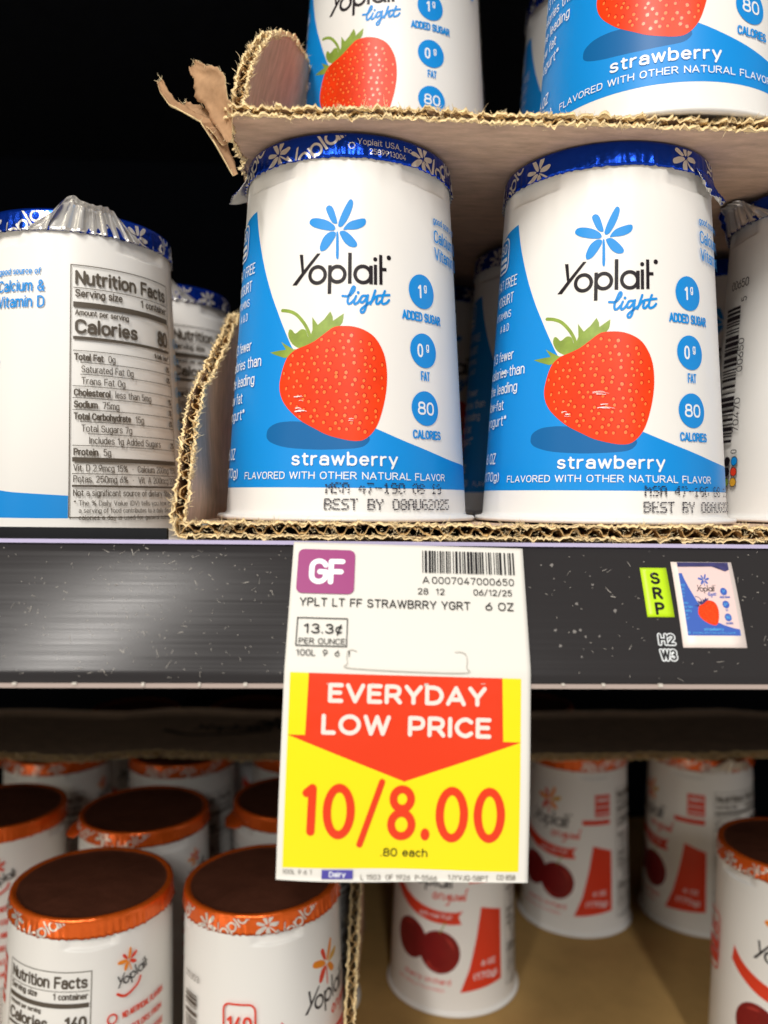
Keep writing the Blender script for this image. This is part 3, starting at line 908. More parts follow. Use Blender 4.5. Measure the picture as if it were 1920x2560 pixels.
def cherry_label():
    F = Flat()
    flower(F, [p_orange, p_red, p_orange, p_yellow, p_red, p_orange, p_red])
    logo(F, p_black)
    F.lay += 0.01
    for p in ([(0.5, 56.2), (-0.5, 54.4), (0.8, 53.6), (1.6, 55.4), (0.6, 56.4)], [(2.6, 53.8), (3.0, 56.0), (4.2, 56.2)], [(5.0, 56), (4.8, 53.9), (5.6, 53.9)],
              [(8.2, 56), (6.6, 55.4), (7.2, 53.9), (8.2, 55.6), (7.6, 52), (6.2, 51.4)], [(9.2, 56), (9.2, 53.8), (10, 54)], [(10.8, 53.8), (11.2, 56), (12, 55.6), (12.2, 53.8)],
              [(14.4, 56), (13, 55.2), (13.4, 53.8), (14.6, 55.6), (14.8, 53.8)], [(15.6, 53.8), (16.2, 58), (17, 59)]):
        F.stroke(p, 0.7, p_red)
        F.lay += 0.003
    F.poly(smooth_loop([(-24, 60), (-19, 55), (-10, 50.6), (0, 48.4), (10, 48.0), (14.6, 49.0)], 4, False)+[(12.4, 46), (14, 42.6)]+smooth_loop([(8, 42.2), (-2, 42.8), (-12, 45.2), (-20, 49.6), (-25, 54)], 4, False), p_red)
    F.bump()
    F.text('with real fruit', -8, 44.7, 2.2, p_white, 9, 0.0, 1.0, 'l', 1.0, 0.0, 0.25)
    F.ell(-12.5, 32, 9.2, 9.4, p_cherry, 36)
    F.bump()
    F.ell(3.2, 29, 10.2, 10.0, p_cherry, 36)
    F.bump()
    F.blob([(6, 36.5), (9.4, 34), (10.6, 30), (9.6, 31.5), (7.6, 34)], p_sheen)
    F.blob([(-17, 38), (-14, 39.6), (-11, 39), (-14, 38.4)], p_sheen)
    F.blob([(-2, 24), (0, 21.5), (4, 20.6), (0, 20.8), (-3, 22.6)], p_sheen)
    F.stroke([(3.4, 38), (5.4, 41.8), (6.0, 43)], 0.5, p_leaf)
    F.text('cherry orchard', -16, 14.2, 2.6, p_red, 9, 0.015, 1.1)
    F.text('NATURALLY FLAVORED', -20, 10.6, 1.5, p_red, 6, 0.0)
    F.poly([(24, 50), (36, 46.5), (36, 13.5), (13.5, 11), (18, 22), (21.5, 36)], p_red)
    F.bump()
    F.text('6 OZ', 24, 22.5, 2.6, p_white, 32, 0.015)
    F.text('(170g)', 20, 16.5, 3.2, p_white, 33, 0.015)
    F.rect(25, 66, 35, 78, p_red)
    F.rect(17.5, 61.5, 35, 64.2, p_red)
    F.bump()
    for k in range(3):
        F.rect(25.6, 67.6+k*3.4, 34.4, 68.2+k*3.4, p_white)
    F.text('140', 26.5, 74.4, 2.4, p_white, 33.5, 0.02)
    nutrition(F, 40, 80, 35, 0.98, '140', p_grey)
    # small logo and claims
    G = Flat()
    logo(G, p_black, False)
    flower(G, [p_orange, p_red])
    F.merge(G, lambda x, y: (91+(x*cos(.3)-(y-62)*sin(.3))*0.52, 75+(x*sin(.3)+(y-62)*cos(.3))*0.52+0.5))
    F.stroke([(84, 70), (87, 68.6), (91.5, 70.6), (93, 73)], 0.9, p_red)
    for k in range(6):
        z = 61-k*5.6
        F.ring(82.3, z+1, 1.6, 0.6, p_red)
        F.text(('NO ARTIFICIAL FLAVORS', 'NO COLORS FROM', 'NO HIGH FRUCTOSE', 'GOOD SOURCE OF', 'CALCIUM', 'VITAMIN D')[k], 86, z, 2.3, p_red, (105, 104, 105, 103, 96, 97)[k], 0.025, 1, 'l', 1, 0.06)
    for k in range(14):
        F.text('INGREDIENTS CULTURED MILK SUGAR' if k % 2 else 'FRUIT PECTIN NATURAL FLAVOR STARCH', 82, 28-k*1.7, 1.05, p_grey, 105, 0.0)
    # bar code and calorie badge left of the front
    for k in range(9):
        F.text('BEST IF USED BY DATE ON CUP' if k % 2 else 'DISTRIBUTED BY MINNEAPOLIS', -80+k*1.3, 20, 0.9, p_grey, None, 0.0, 1, 'l', 0.9, pi/2)
    barcode(F, -66, -58, 24, 66, p_grey, 5, True, 28)
    F.text('70470 00303', -54.0, 28, 2.4, p_grey, None, 0, 1, 'l', 1.1, pi/2)
    F.text('00303', -66, 71, 2.3, p_grey, -56.5, 0.0)
    F.rrect(-45.4, 44, -33, 68, 2.6, p_red, 0.7)
    F.text('140', -44, 58, 5.6, p_red, -34.5, 0.02)
    F.rect(-44.4, 52.5, -34, 56, p_red)
    F.rect(-44.4, 47.2, -34, 51.4, p_red)
    return F


# ------------------------------------------------------------------ cup geometry
R0 = 31.4
NB = 120
ZT = 91.4


def cone_r(z, rb, rt_):
    return rb+(rt_-rb)*(z-2.5)/(ZT-2.5)


def cup_body(name, label, rb, rflange, rt_=28.5):
    mb = MB()
    notch = [45, 135, 225, 315]

    def rad(z, deg):
        r = cone_r(z, rb, rt_)
        if z > 84.5:
            for c in notch:
                d = abs((deg-c+180) % 360-180)
                lim = 16.5
                if d < lim:
                    e = min(1, (lim-d)/2.0)
                    zz = min(1, max(0, (z-86.3-0.5*sin(d/lim*1.5))/0.7))
                    r -= 1.05*e*zz
        return r
    prof = [(0.001, 1.0), (rflange-3, 0.8), (rflange-2.2, 0), (rflange-0.5, 0), (rflange, 0.4), (rflange, 0.9), (rflange-0.35, 1.25), (rb+0.6, 1.45), (rb+0.15, 1.8), (rb, 2.5)]
    zs = [2.5+(84.5-2.5)*k/8 for k in range(1, 9)]+[86, 86.3, 86.6, 86.9, 87.2, 87.6, 88.2, 89.2, 90.2, 91.4, 93.5, 96.4]
    rows = [('p', r, z) for r, z in prof]+[('c', 0, z) for z in zs]
    for t, r, z in rows:
        for i in range(NB):
            th = 2*pi*i/NB
            deg = math.degrees(th)
            rr = r if t == 'p' else (rad(z, deg) if z < 92 else rt_-0.6)
            mb.v.append((rr*sin(th)/1000, -rr*cos(th)/1000, z/1000))
    for j in range(len(rows)-1):
        for i in range(NB):
            a, b = j*NB+i, j*NB+(i+1) % NB
            mb.face((a, b, b+NB, a+NB), plastic)
    step = 2*pi/NB

    def pos(u, v, l):
        th = u/R0
        k = floor(th/step+1e-6)
        f = th/step-k
        r = cone_r(v, rb, rt_)+l
        a0, a1 = k*step, (k+1)*step
        x = r*(sin(a0)*(1-f)+sin(a1)*f)
        y = -r*(cos(a0)*(1-f)+cos(a1)*f)
        return (x/1000, y/1000, v/1000)
    sl = (rb-rt_)/(ZT-2.5)
    q = sqrt(1+sl*sl)

    def nor(u, v):
        th = u/R0
        return (sin(th)/q, -cos(th)/q, sl/q)
    label.wrap(mb, pos, nor, [k*step*R0 for k in range(-62, 63)])
    return mb.mesh(name)


NL = 288


def lid_r(th, z, rnd):
    """crimped skirt radius in mm at height z"""
    t = min(1, max(0, (96.6-z)/6))
    k = th/(2*pi)*74
    i = int(floor(k))
    a = rnd[i % 74]
    f = k-i
    fold = (sin(pi*f)**2)*a
    return 28.75+0.18*t+t*fold


def lid_mesh(name, skin, topskin, lettering, seed, cut=None):
    rr = random.Random(seed)
    amp = [rr.uniform(0.1, 0.75) for _ in range(74)]
    jag = [rr.uniform(-.16, .16) for _ in range(NL)]
    mb = MB()
    prof = [(0.001, 97.0), (5, 97.0), (10, 96.95), (15, 96.95), (19, 96.9), (22, 96.9), (24.5, 96.9), (26.3, 97.0), (27.0, 97.45), (27.9, 97.55), (28.45, 97.25), (28.7, 96.6)]
    sk = [96.0, 94.6, 93.2, 91.9, 90.9]

    def low(i):
        b = 90.9+jag[i]
        if cut:
            d = (math.degrees(2*pi*i/NL)-cut[0]+180) % 360-180
            if abs(d) < cut[1]:
                b += cut[2]*(cos(d/cut[1]*pi/2))
        return b
    for r, z in prof:
        for i in range(NL):
            th = 2*pi*i/NL
            wob = (0.3*noise.noise(Vector((r*cos(th)*.1, r*sin(th)*.1, seed)))+0.2*noise.noise(Vector((r*cos(th)*.3, r*sin(th)*.12, seed+4)))) if r < 27 else 0
            mb.v.append((r*sin(th)/1000, -r*cos(th)/1000, (z+wob)/1000))
    for j, z in enumerate(sk):
        for i in range(NL):
            th = 2*pi*i/NL
            t = (96.6-z)/(96.6-90.9)
            zz = 96.6+(low(i)-96.6)*t
            r = lid_r(th, zz, amp)
            mb.v.append((r*sin(th)/1000, -r*cos(th)/1000, zz/1000))
    nrow = len(prof)+len(sk)
    for j in range(nrow-1):
        for i in range(NL):
            a, b = j*NL+i, j*NL+(i+1) % NL
            mb.face((a, a+NL, b+NL, b), topskin if j < 7 else skin)
    # inner silver skin turned under the hem
    base = len(mb.v)
    for dr, dz in ((-0.12, 0.05), (-0.35, 1.2)):
        for i in range(NL):
            th = 2*pi*i/NL
            zz = low(i)
            r = lid_r(th, zz, amp)+dr
            mb.v.append((r*sin(th)/1000, -r*cos(th)/1000, (zz+dz)/1000))
    for i in range(NL):
        j = (i+1) % NL
        a = (nrow-1)*NL
        mb.face((a+i, base+i, base+j, a+j), foil_silver)
        mb.face((base+i, base+NL+i, base+NL+j, base+j), foil_silver)
    # lettering printed on the skirt
    if lettering:
        step = 2*pi/NL

        def pos(u, v, l):
            th = u/28.8
            k = floor(th/step+1e-6)
            f = th/step-k
            a0, a1 = k*step, (k+1)*step
            r0, r1 = lid_r(a0, v, amp)+l+0.03, lid_r(a1, v, amp)+l+0.03
            return ((r0*sin(a0)*(1-f)+r1*sin(a1)*f)/1000, -(r0*cos(a0)*(1-f)+r1*cos(a1)*f)/1000, v/1000)
        lettering.wrap(mb, pos, None, [k*step*28.8 for k in range(-100, 101)], [91.5, 91.9, 92.5, 93.2, 93.9, 94.6, 95.3, 96.0], clip=(-62, 91.15, 62, 96.5))
    return mb.mesh(name)


def lid_letters(seed, words=True, blank=None):
    rr = random.Random(seed)
    F = Flat()
    u = -60
    kind = seed
    while u < 60:
        G = Flat()
        rot = rr.uniform(0.5, 1.1)
        if kind % 2:
            flower(G, [foil_white])
            sc, cx, cy = 0.6, -2.8, 73
        else:
            logo(G, foil_white)
            sc, cx, cy = 0.72, -1.5, 62
        if (words and -6 < u < 18) or (blank and blank[0] < u < blank[1]):
            u += 4
            kind += 1
            continue
        zc = rr.uniform(92.5, 94.8)
        F.merge(G, lambda x, y: (u+((x-cx)*cos(rot)-(y-cy)*sin(rot))*sc, zc+((x-cx)*sin(rot)+(y-cy)*cos(rot))*sc))
        u += rr.uniform(9, 13)
        kind += 1
    if words:
        F.bump()
        F.ring(0.8, 94.0, 0.75, 0.22, foil_white)
        F.text('Yoplait USA, Inc.', 2.2, 94.4, 1.55, foil_white, 17.5, 0.0, 1, 'l', 1, -0.01)
        F.text('2589913004', 5.2, 92.1, 1.45, foil_white, 15.2, 0.0)
    return F


def nz0(x, sd):
    return noise.noise(Vector((x, sd*1.7, 0.5)))


def pull_tab(name, style, deg, skin, seed=1):
    """foil tab: 'down' hangs and flares, 'up' is folded up showing its silver side, 'torn' hangs ragged"""
    rr = random.Random(seed)
    mb = MB()
    nu, nv = 110, 10
    pl = [rr.uniform(-1, 1) for _ in range(60)]

    def pt(u, v, side):
        s_ = 2*u-1
        ple = (sin(u*2*pi*12+2.5*nz0(u*5, 3))*(0.3+0.5*abs(nz0(u*8, 7)))+0.8*nz0(u*23, 5)+1.0*nz0(u*4+v, 9)*v)
        off = (0.09 if side == 0 else -0.09)
        if style == 'up':
            half = radians(42-20*v)
            edge = 1-abs(s_)**3.2
            ht = (9.8+0.8*sin(u*6+.4)+0.5*sin(u*19+2)+0.5*nz0(u*9, seed))*edge
            z = 90.9+ht*v
            r = 29.15+1.6*v*edge+ple*(1.5-0.5*v)*edge
            if v > 0.75:
                cc = (v-0.75)*(1+1.2*nz0(u*6, 21))
                r += cc*9*edge
                z -= cc*7*edge
        elif style == 'torn':
            half = radians(15-3*v)
            ln = (6.5+1.5*sin(u*4)+0.9*pl[int(u*14)+20])*(1-abs(s_)**3*0.5)
            z = 92.6-ln*v
            r = 29.25+3.1*v**1.4*(1-0.6*(s_*s_))+ple*0.7*v+0.5*pl[int(v*9)+3]*v
        else:
            half = radians(17-6*v)
            ln = (5.6-2.2*abs(s_+0.2)**1.4)
            z = 93.2-ln*0.75*v-0.8*v*(s_)
            r = 29.2+ln*0.85*v**1.2+ple*0.4*v
        th = radians(deg)+half*s_
        r += off
        return (r*sin(th)/1000, -r*cos(th)/1000, z/1000)
    if style == 'up':
        mb.slab(pt, nu, nv, foil_silver, skin)
    else:
        mb.slab(pt, nu, nv, skin, foil_silver)
    return mb.mesh(name)


LB = {}


def body_light(dot_x, seed):
    return cup_body('cup_body', light_label(dot_x, seed), 34.0, 36.5)


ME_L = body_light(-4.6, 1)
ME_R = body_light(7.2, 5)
ME_P = body_light(None, 9)
ME_C = cup_body('cup_body', cherry_label(), 31.4, 33.0)
LID_L = lid_mesh('foil_lid', foil_blue, foil_blue, lid_letters(3, True), 3)
LID_R = lid_mesh('foil_lid', foil_blue, foil_blue, lid_letters(6, False, (-17, 12)), 8)
LID_N = lid_mesh('foil_lid', foil_blue, foil_blue, lid_letters(9, False), 12)
LID_C = lid_mesh('foil_lid', foil_orange, foil_top, lid_letters(12, False, (-14, 16)), 15)
LID_C2 = lid_mesh('foil_lid', foil_orange, foil_top, lid_letters(17, False), 21)
TABS = {('up', 'b'): pull_tab('pull_tab', 'up', 0, foil_blue, 3), ('down', 'b'): pull_tab('pull_tab', 'down', 0, foil_blue, 4), ('torn', 'b'): pull_tab('pull_tab', 'torn', 0, foil_blue, 6),
        ('up', 'c'): pull_tab('pull_tab', 'up', 0, foil_orange, 7), ('down', 'c'): pull_tab('pull_tab', 'down', 0, foil_orange, 9)}


def cup(loc, rot_mm, label, group, body, lid, tab=None, tabdeg=0, kind='b', cat='yogurt cup'):
    """rot_mm turns the printed front; tabdeg is the tab's bearing as seen (0 faces the aisle)"""
    e = empty('yogurt_cup', loc, rot_mm/R0, label, cat, group)
    add_obj('cup_body', body, e)
    l = add_obj('foil_lid', lid, e)
    if kind == 'b':
        l.rotation_euler.z = -rot_mm/R0
    if tab:
        t = add_obj('pull_tab', TABS[(tab, kind)], l)
        t.rotation_euler.z = radians(tabdeg)-(0 if kind == 'b' else rot_mm/R0)
    return e


GL = 'strawberry yogurt cups on the upper shelf'
GC = 'cherry yogurt cups on the lower shelf'
ZD = -0.009      # upper shelf deck
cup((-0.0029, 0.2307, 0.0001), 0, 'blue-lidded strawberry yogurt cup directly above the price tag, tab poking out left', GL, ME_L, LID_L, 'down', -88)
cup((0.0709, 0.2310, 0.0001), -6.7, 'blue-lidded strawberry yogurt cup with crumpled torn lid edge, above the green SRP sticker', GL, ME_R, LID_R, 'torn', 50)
cup((0.1475, 0.2480, 0.0001), 25, 'yogurt cup turned to its bar code at the right edge of the lower tray', GL, ME_P, LID_N, 'up', -92)
cup((-0.0905, 0.2630, ZD), -41.5, 'yogurt cup turned to its nutrition panel, silver tab folded up, left of the tray', GL, ME_P, LID_N, 'up', 24)
cup((-0.0836, 0.3400, ZD), -38, 'dim yogurt cup standing behind the one turned to its nutrition panel', GL, ME_P, LID_N, 'up', 10)
cup((-0.0800, 0.4170, ZD), -36, 'darkest yogurt cup, third back in the column left of the tray', GL, ME_P, LID_R)
for x, y, r, lb in ((-0.0010, 0.3060, -5, 'shadowed strawberry cup right behind the cup above the price tag'),
                    (0.0735, 0.3080, -8, 'shadowed strawberry cup behind the cup with the torn lid edge'),
                    (0.1480, 0.3250, -9, 'shadowed strawberry cup at the back right of the lower tray'),
                    (0.0360, 0.3720, 4, 'deepest strawberry cup glimpsed between the two front cups')):
    cup((x, y, 0.0001), r, lb, GL, ME_P, LID_R)
TZ = lambda y: 0.1004+(y-0.2)*0.03
cup((0.0115, 0.2850, TZ(.285)), -10.4, 'strawberry cup standing back in the top tray, cut off by the picture top', GL, ME_P, LID_R)
cup((0.0850, 0.2290, TZ(.229)-0.0006), -9.2, 'strawberry cup at the front of the top tray, its white base showing', GL, ME_P, LID_R)
cup((0.0945, 0.3180, TZ(.318)), -12, 'strawberry cup in the top tray half hidden behind the front one', GL, ME_P, LID_R)
cup((0.0115, 0.3620, TZ(.362)), -4, 'dark strawberry cup at the back of the top tray', GL, ME_P, LID_R)

ZL = -0.2356
dg = lambda d: radians(d)*R0
for x, y, r, lb, tb, td in (
        (-0.0965, 0.2990, dg(-119), 'cherry yogurt cup in the lower front left turned to its nutrition panel and red claims', None, 0),
        (-0.0345, 0.3010, dg(62), 'cherry yogurt cup turned to its red 140 calorie badge, next to the torn divider', None, 0),
        (-0.1638, 0.3747, dg(-140), 'cherry cup cut by the left picture edge in the second row below the rail', None, 0),
        (-0.0965, 0.3710, dg(-100), 'cherry cup with a folded orange tab, second row below the rail', 'down', -70),
        (-0.0290, 0.3850, dg(170), 'cherry cup half hidden by the left side of the hanging price tag', 'down', -60),
        (-0.1686, 0.4600, dg(-90), 'cherry cup with a silver scrap of tab, third row at far left', 'down', -75),
        (-0.0975, 0.4560, dg(-60), 'cherry cup in the third row partly covered by the cardboard sheet', None, 0),
        (-0.0300, 0.4620, dg(150), 'cherry cup in the third row just left of the hanging price tag', None, 0),
        (0.0505, 0.3990, dg(-25), 'cherry cup standing directly below the hanging price tag', None, 0),
        (0.1305, 0.4650, dg(-40), 'cherry cup half in the shadow of the tag, right of it', None, 0),
        (0.2035, 0.4630, dg(-81), 'cherry cup with a silver pleated tab folded up, back right', 'up', 14),
        (0.1845, 0.3290, dg(-28), 'cherry cup cut by the right picture edge at the bottom', None, 0),
        (-0.1480, 0.5450, dg(20), 'dark lidded cherry cup behind the cardboard sheet at far left', None, 0),
        (-0.0700, 0.5500, dg(40), 'dark lidded cherry cup behind the cardboard sheet, above the printed flower', None, 0),
        (0.0080, 0.5500, dg(70), 'dark lidded cherry cup behind the cardboard sheet near the tag', None, 0),
        (0.1250, 0.5600, dg(10), 'dark lidded cherry cup behind the cardboard sheet right of the tag', None, 0)):
    e = cup((x, y, ZL), r, lb, GC, ME_C, LID_C if int(x*1e4) % 2 else LID_C2, tb, td, 'c')
    if 'lower front left' in lb or '140 calorie' in lb:          # the front pair lean together a touch, feet apart
        sgn = 1 if 'lower front left' in lb else -1
        a = radians(1.5)*sgn
        e.rotation_euler = (Matrix.Rotation(a, 3, 'Y') @ Matrix.Rotation(r/R0, 3, 'Z')).to_euler()
        e.location.x -= 0.0026*sgn
        e.location.z += 0.0009

# ------------------------------------------------------------------ torn corrugated board
TH = 3.0


def nz1(x, s, seed=0.0):
    return noise.noise(Vector((x*s, seed, 0.37)))


def corrugated(mbs, path, inward, normal, length, seed, rag=1.4, th=TH, waves=5.0, outer=None, inner=None, fib=8, both=None):
    """board torn along path (list of Vector, metres). inward(s) unit vector into the board, normal(s) from inner to outer liner.
    mbs = (board MB, fringe MB). length(s) metres the liners run inward."""
    mb, fr = mbs
    outer, inner = outer or board_out, inner or board_out
    seg = [0.0]
    for a, b in zip(path[:-1], path[1:]):
        seg.append(seg[-1]+(b-a).length*1000)
    T = seg[-1]

    def P(s):
        s = min(max(s, 0), T)
        for i in range(len(seg)-1):
            if s <= seg[i+1]+1e-9:
                f = (s-seg[i])/(seg[i+1]-seg[i])
                return path[i].lerp(path[i+1], f)
        return path[-1]
    n = int(T/0.55)

    def front(s, k):
        return rag*(0.55*nz1(s, 0.35, seed+k)+0.45*nz1(s, 1.1, seed+k+5)+0.3*nz1(s, 2.7, seed+k+9))+0.4*rag
    for k, wz, M in ((0, 0.0, outer), (1, th-0.35, inner)):
        def fn(u, v, side, k=k, wz=wz):
            s = u*T
            t = front(s, k*30)*(1-v)**6+length(u)*1000*v**2.2
            lift = (0.55*nz1(s, 0.6, seed+40+k)+0.45*abs(nz1(s, 1.7, seed+45+k)))*(1-v)**10*(1 if k else -0.6)
            ww = wz+(0.35 if side == 0 else 0)+lift
            return P(s)+inward(u)*(t/1000)+normal(u)*(ww/1000)
        mb.slab(fn, n, 9, M if k else board_in if False else M, M)
    # torn pale lip on both liners: strips proud of the edge
    for k, wz in ((0, 0.0), (1, th)):
        def lip(u, v, side, k=k, wz=wz):
            s = u*T
            t = front(s, k*30)-0.05-(0.9+1.3*nz1(s, 1.5, seed+70+k)+0.7*nz1(s, 4.1, seed+77))*(1-v)
            lift = (0.55*nz1(s, 0.6, seed+40+k)+0.45*abs(nz1(s, 1.7, seed+45+k)))*(1 if k else -0.6)
            bulge = (0.9*nz1(s, 1.3, seed+80+k)+0.4*nz1(s, 3.7, seed+83))*(1-v)
            ww = wz+(0.3+0.25*nz1(s, .9, seed+91+k) if side == 0 else -0.3-0.3*nz1(s, .8, seed+95+k))+lift+bulge+(-0.1 if k else 0.1)
            return P(s)+inward(u)*(t/1000)+normal(u)*(ww/1000)
        mb.slab(lip, n, 2, board_in)
    # fluting
    def flu(u, v, side):
        s = u*T
        ph = s/waves*2*pi+2.2*nz1(s, 0.16, seed+3)
        ww = th/2+(th/2-0.4)*max(-1, min(1, 1.5*sin(ph)))*(0.55+0.6*abs(nz1(s, .45, seed+8)))+0.35*nz1(s, 1.3, seed+19)+(0.28 if side == 0 else -0.28)
        t = front(s, 15)+0.5+1.3*nz1(s, 1.2, seed+11)+v*14
        return P(s)+inward(u)*(t/1000)+normal(u)*(ww/1000)
    mb.slab(flu, n*2, 3, board_med)
    # fibres, in tufts
    rr = random.Random(int(seed*10)+1)
    cnt = int(T*fib/6)
    for c in range(cnt):
        s0 = rr.uniform(0, T)
        big = rr.random() < 0.3
        k = rr.choice((0, 1))
        for q in range(rr.randint(16, 34) if big else rr.randint(2, 6)):
            s = min(max(s0+rr.gauss(0, 0.7 if big else 0.5), 0), T)
            u = s/T
            ww = (0 if k == 0 else th)+rr.gauss(0, .3)
            if rr.random() < 0.2:
                ww = rr.uniform(0, th)
            p = P(s)+inward(u)*((front(s, k*30)-rr.uniform(-.8, .9))/1000)+normal(u)*(ww/1000)
            tang = (P(s+.5)-P(s-.5)).normalized()
            d = -inward(u)*rr.uniform(0.1, 1)+normal(u)*(rr.uniform(-.5, .2) if k == 0 else rr.uniform(-.1, 1.0))+tang*rr.uniform(-.8, .8)
            fr.fibre(p, d, (rr.uniform(0.5, 1.4) if rr.random() < .93 else rr.uniform(1.6, 3.0))/1000, rr.uniform(0.05, 0.11)/1000, fibre_m if rr.random() < .75 else fibre_d, rr.uniform(-.5, .6))


def V(*a):
    return Vector(a)


# ---- tray the two sharp cups stand in
e = empty('cardboard_tray', (0, 0.2, 0), 0, 'torn open corrugated tray on the shelf edge holding the two sharp strawberry cups', 'cardboard tray', 'torn cardboard trays')
fl, fr = MB(), MB()
path = [V(-0.0425+0.296*k/20, 0.1932+0.0004*sin(k*1.3), -0.0035+0.0001*sin(k*.9)) for k in range(21)]
corrugated((fl, fr), path, lambda u: V(0, 1, 0), lambda u: V(0, 0, 1), lambda u: 0.22, 1.3, th=3.1, fib=9)
fl.build('tray_floor', e).location = (0, -0.2, 0)
wl = MB()
ed = [(0.1945, -0.0005), (0.1965, 0.005), (0.2005, 0.012), (0.2062, 0.0205), (0.2135, 0.0275), (0.2225, 0.0352), (0.2360, 0.0428), (0.2560, 0.0545), (0.2760, 0.0672), (0.300, 0.0735)]
path = [V(-0.0450+0.0006*sin(k), y, z) for k, (y, z) in enumerate(ed)]
corrugated((wl, fr), path, lambda u: V(0, 0.95-0.5*u, -0.75*u).normalized(), lambda u: V(1, 0, 0), lambda u: 0.085, 4.7, th=3.2, fib=9)
wl.build('side_wall', e).location = (0, -0.2, 0)
bf = MB()
bf.box(-0.042, 0.25, 0.1985, 0.40, -0.0088, -0.0040, board_med)
bf.build('bottom_flap', e, False).location = (0, -0.2, 0)
# torn curl of liner at the front corner
cr = MB()


def curl(u, v, side):
    a = 2.6*v
    x = -0.0412-0.0019*sin(a)-0.0006*v
    z = -0.0040+0.0026*(1-cos(a))+0.0012*nz1(u, 3, 2)*v
    y = 0.1915+0.011*u+0.0006*nz1(v*3, 2, u*3)
    return (x+(0.0002 if side else 0), y, z)


cr.slab(curl, 10, 12, board_in)
for k in range(70):
    u, v = random.random()*0.5, random.uniform(.3, 1)
    fr.fibre(curl(u, v, 0), (random.uniform(-1, .3), random.uniform(-1, .1), random.uniform(-.2, 1)), random.uniform(.0008, .0022), .00007, fibre_m)
cr.build('torn_curl', e).location = (0, -0.2, 0)
tag(fr.build('torn_fringe', e), kind='stuff').location = (0, -0.2, 0)

# ---- tray stacked on their lids
e = empty('cardboard_tray', (0, 0.2, 0.098), 0, 'torn open corrugated tray resting on the blue lids of the two sharp cups', 'cardboard tray', 'torn cardboard trays')
fl, fr = MB(), MB()
ZF = lambda x: 0.0979+0.0008*max(0, min(1, (0.1-x)/.13))*0
path = [V(-0.0318+0.29*k/20, 0.1950+0.0005*sin(k*1.7), 0.0978-0.00002*k+0.0002*sin(k*.7)) for k in range(21)]
corrugated((fl, fr), path, lambda u: V(0, 1, 0.03).normalized(), lambda u: V(0, 0, 1), lambda u: 0.21, 9.1, th=2.0, fib=7)
fl.build('tray_floor', e).location = (0, -0.2, -0.098)
wl = MB()
ed = [(-0.0310, 0.1965, 0.1010), (-0.0312, 0.2000, 0.1050), (-0.0312, 0.2050, 0.1120), (-0.0308, 0.2110, 0.1190), (-0.0300, 0.2190, 0.1270), (-0.0285, 0.2290, 0.1360), (-0.0262, 0.2400, 0.1430), (-0.0235, 0.2530, 0.1490), (-0.0200, 0.2700, 0.1500), (-0.0195, 0.2900, 0.1420)]
path = [V(*q) for q in ed]
corrugated((wl, fr), path, lambda u: V(-0.09, 0.9-0.75*u, -0.97*u).normalized(), lambda u: V(1, 0, 0), lambda u: min(0.075, max(0.004, (0.043*min(1, u*1.45)-0.0005)/max(0.2, u))), 12.2, th=2.7, fib=9)
wl.build('side_wall', e).location = (0, -0.2, -0.098)
# left ragged edge of the floor, seen from below
path = [V(-0.0325+0.0009*sin(k*2.1), 0.1965+0.065*k/10, 0.0979+0.002*k/10) for k in range(11)]
le = MB()
corrugated((le, fr), path, lambda u: V(1, 0, 0), lambda u: V(0, 0, 1), lambda u: 0.003, 15.5, rag=1.2, th=1.9, fib=5)
le.build('torn_edge', e).location = (0, -0.2, -0.098)


def strip(e_, ctr, wd, seed, name='torn_flap', thick=0.00022, tipn=9):
    """curled strip of torn liner: ctr is a list of 3-D points, wd widths (vectors)"""
    mb = MB()
    pts = ctr

    def C(v):
        k = v*(len(pts)-1)
        i = min(int(k), len(pts)-2)
        f = k-i
        f = f*f*(3-2*f)*0.5+f*0.5
        return V(*pts[i]).lerp(V(*pts[i+1]), f), V(*wd[i]).lerp(V(*wd[i+1]), f)

    def fn(u, v, side):
        c, w2 = C(v)
        t = (C(min(v+.05, 1))[0]-C(max(v-.05, 0))[0]).normalized()
        nrm = t.cross(w2.normalized()).normalized()
        jag = 0.26*nz1(v*7+3*(u > .5), 1, seed)+0.14*nz1(v*21+7*(u > .5), 1, seed+2)+0.07*nz1(v*61, 1, seed+6)
        q = (2*u-1)*(1+jag)
        return c+w2*q+nrm*(0.0012*(1-q*q)*0.6+(thick if side else 0)+0.0005*nz1(u*3+v*5, 1, seed+4))
    mb.slab(fn, 8, 60, board_ply, board_in)
    o = mb.build(name, e_)
    o.location = (-e_.location.x, -e_.location.y, -e_.location.z)
    for k in range(tipn*3):
        u, v = random.choice((0, 1, random.random())), random.random()
        if u not in (0, 1):
            v = 1
        fr.fibre(fn(u, v, 0), (random.uniform(-1, 1), random.uniform(-1, 1), random.uniform(-.6, 1)), random.uniform(.0006, .002), .00006, fibre_m)
    return o


strip(e, [(-0.0318, 0.1968, 0.0925), (-0.0334, 0.1968, 0.0985), (-0.0362, 0.1972, 0.1045), (-0.0388, 0.1982, 0.1085), (-0.0412, 0.1990, 0.1118)],
      [(0.0007, 0, 0.0005), (0.0026, -0.002, 0.0012), (0.0034, -0.003, 0.0018), (0.0022, -0.002, 0.0014), (0.0006, 0, 0.0008)], 2)
strip(e, [(-0.0305, 0.1985, 0.0850), (-0.0342, 0.1980, 0.0925), (-0.0368, 0.1970, 0.0972), (-0.0415, 0.1965, 0.0992), (-0.0452, 0.1960, 0.1006), (-0.0474, 0.1958, 0.1036), (-0.0484, 0.1958, 0.1060)],
      [(0.0006, 0.001, 0.0006), (0.0010, 0.004, 0.0016), (0.0012, 0.004, 0.0020), (0.0008, 0.003, 0.0014), (0.0006, 0.001, 0.0009), (0.0009, 0.0004, 0.0005), (0.0006, 0, 0.0003)], 5)
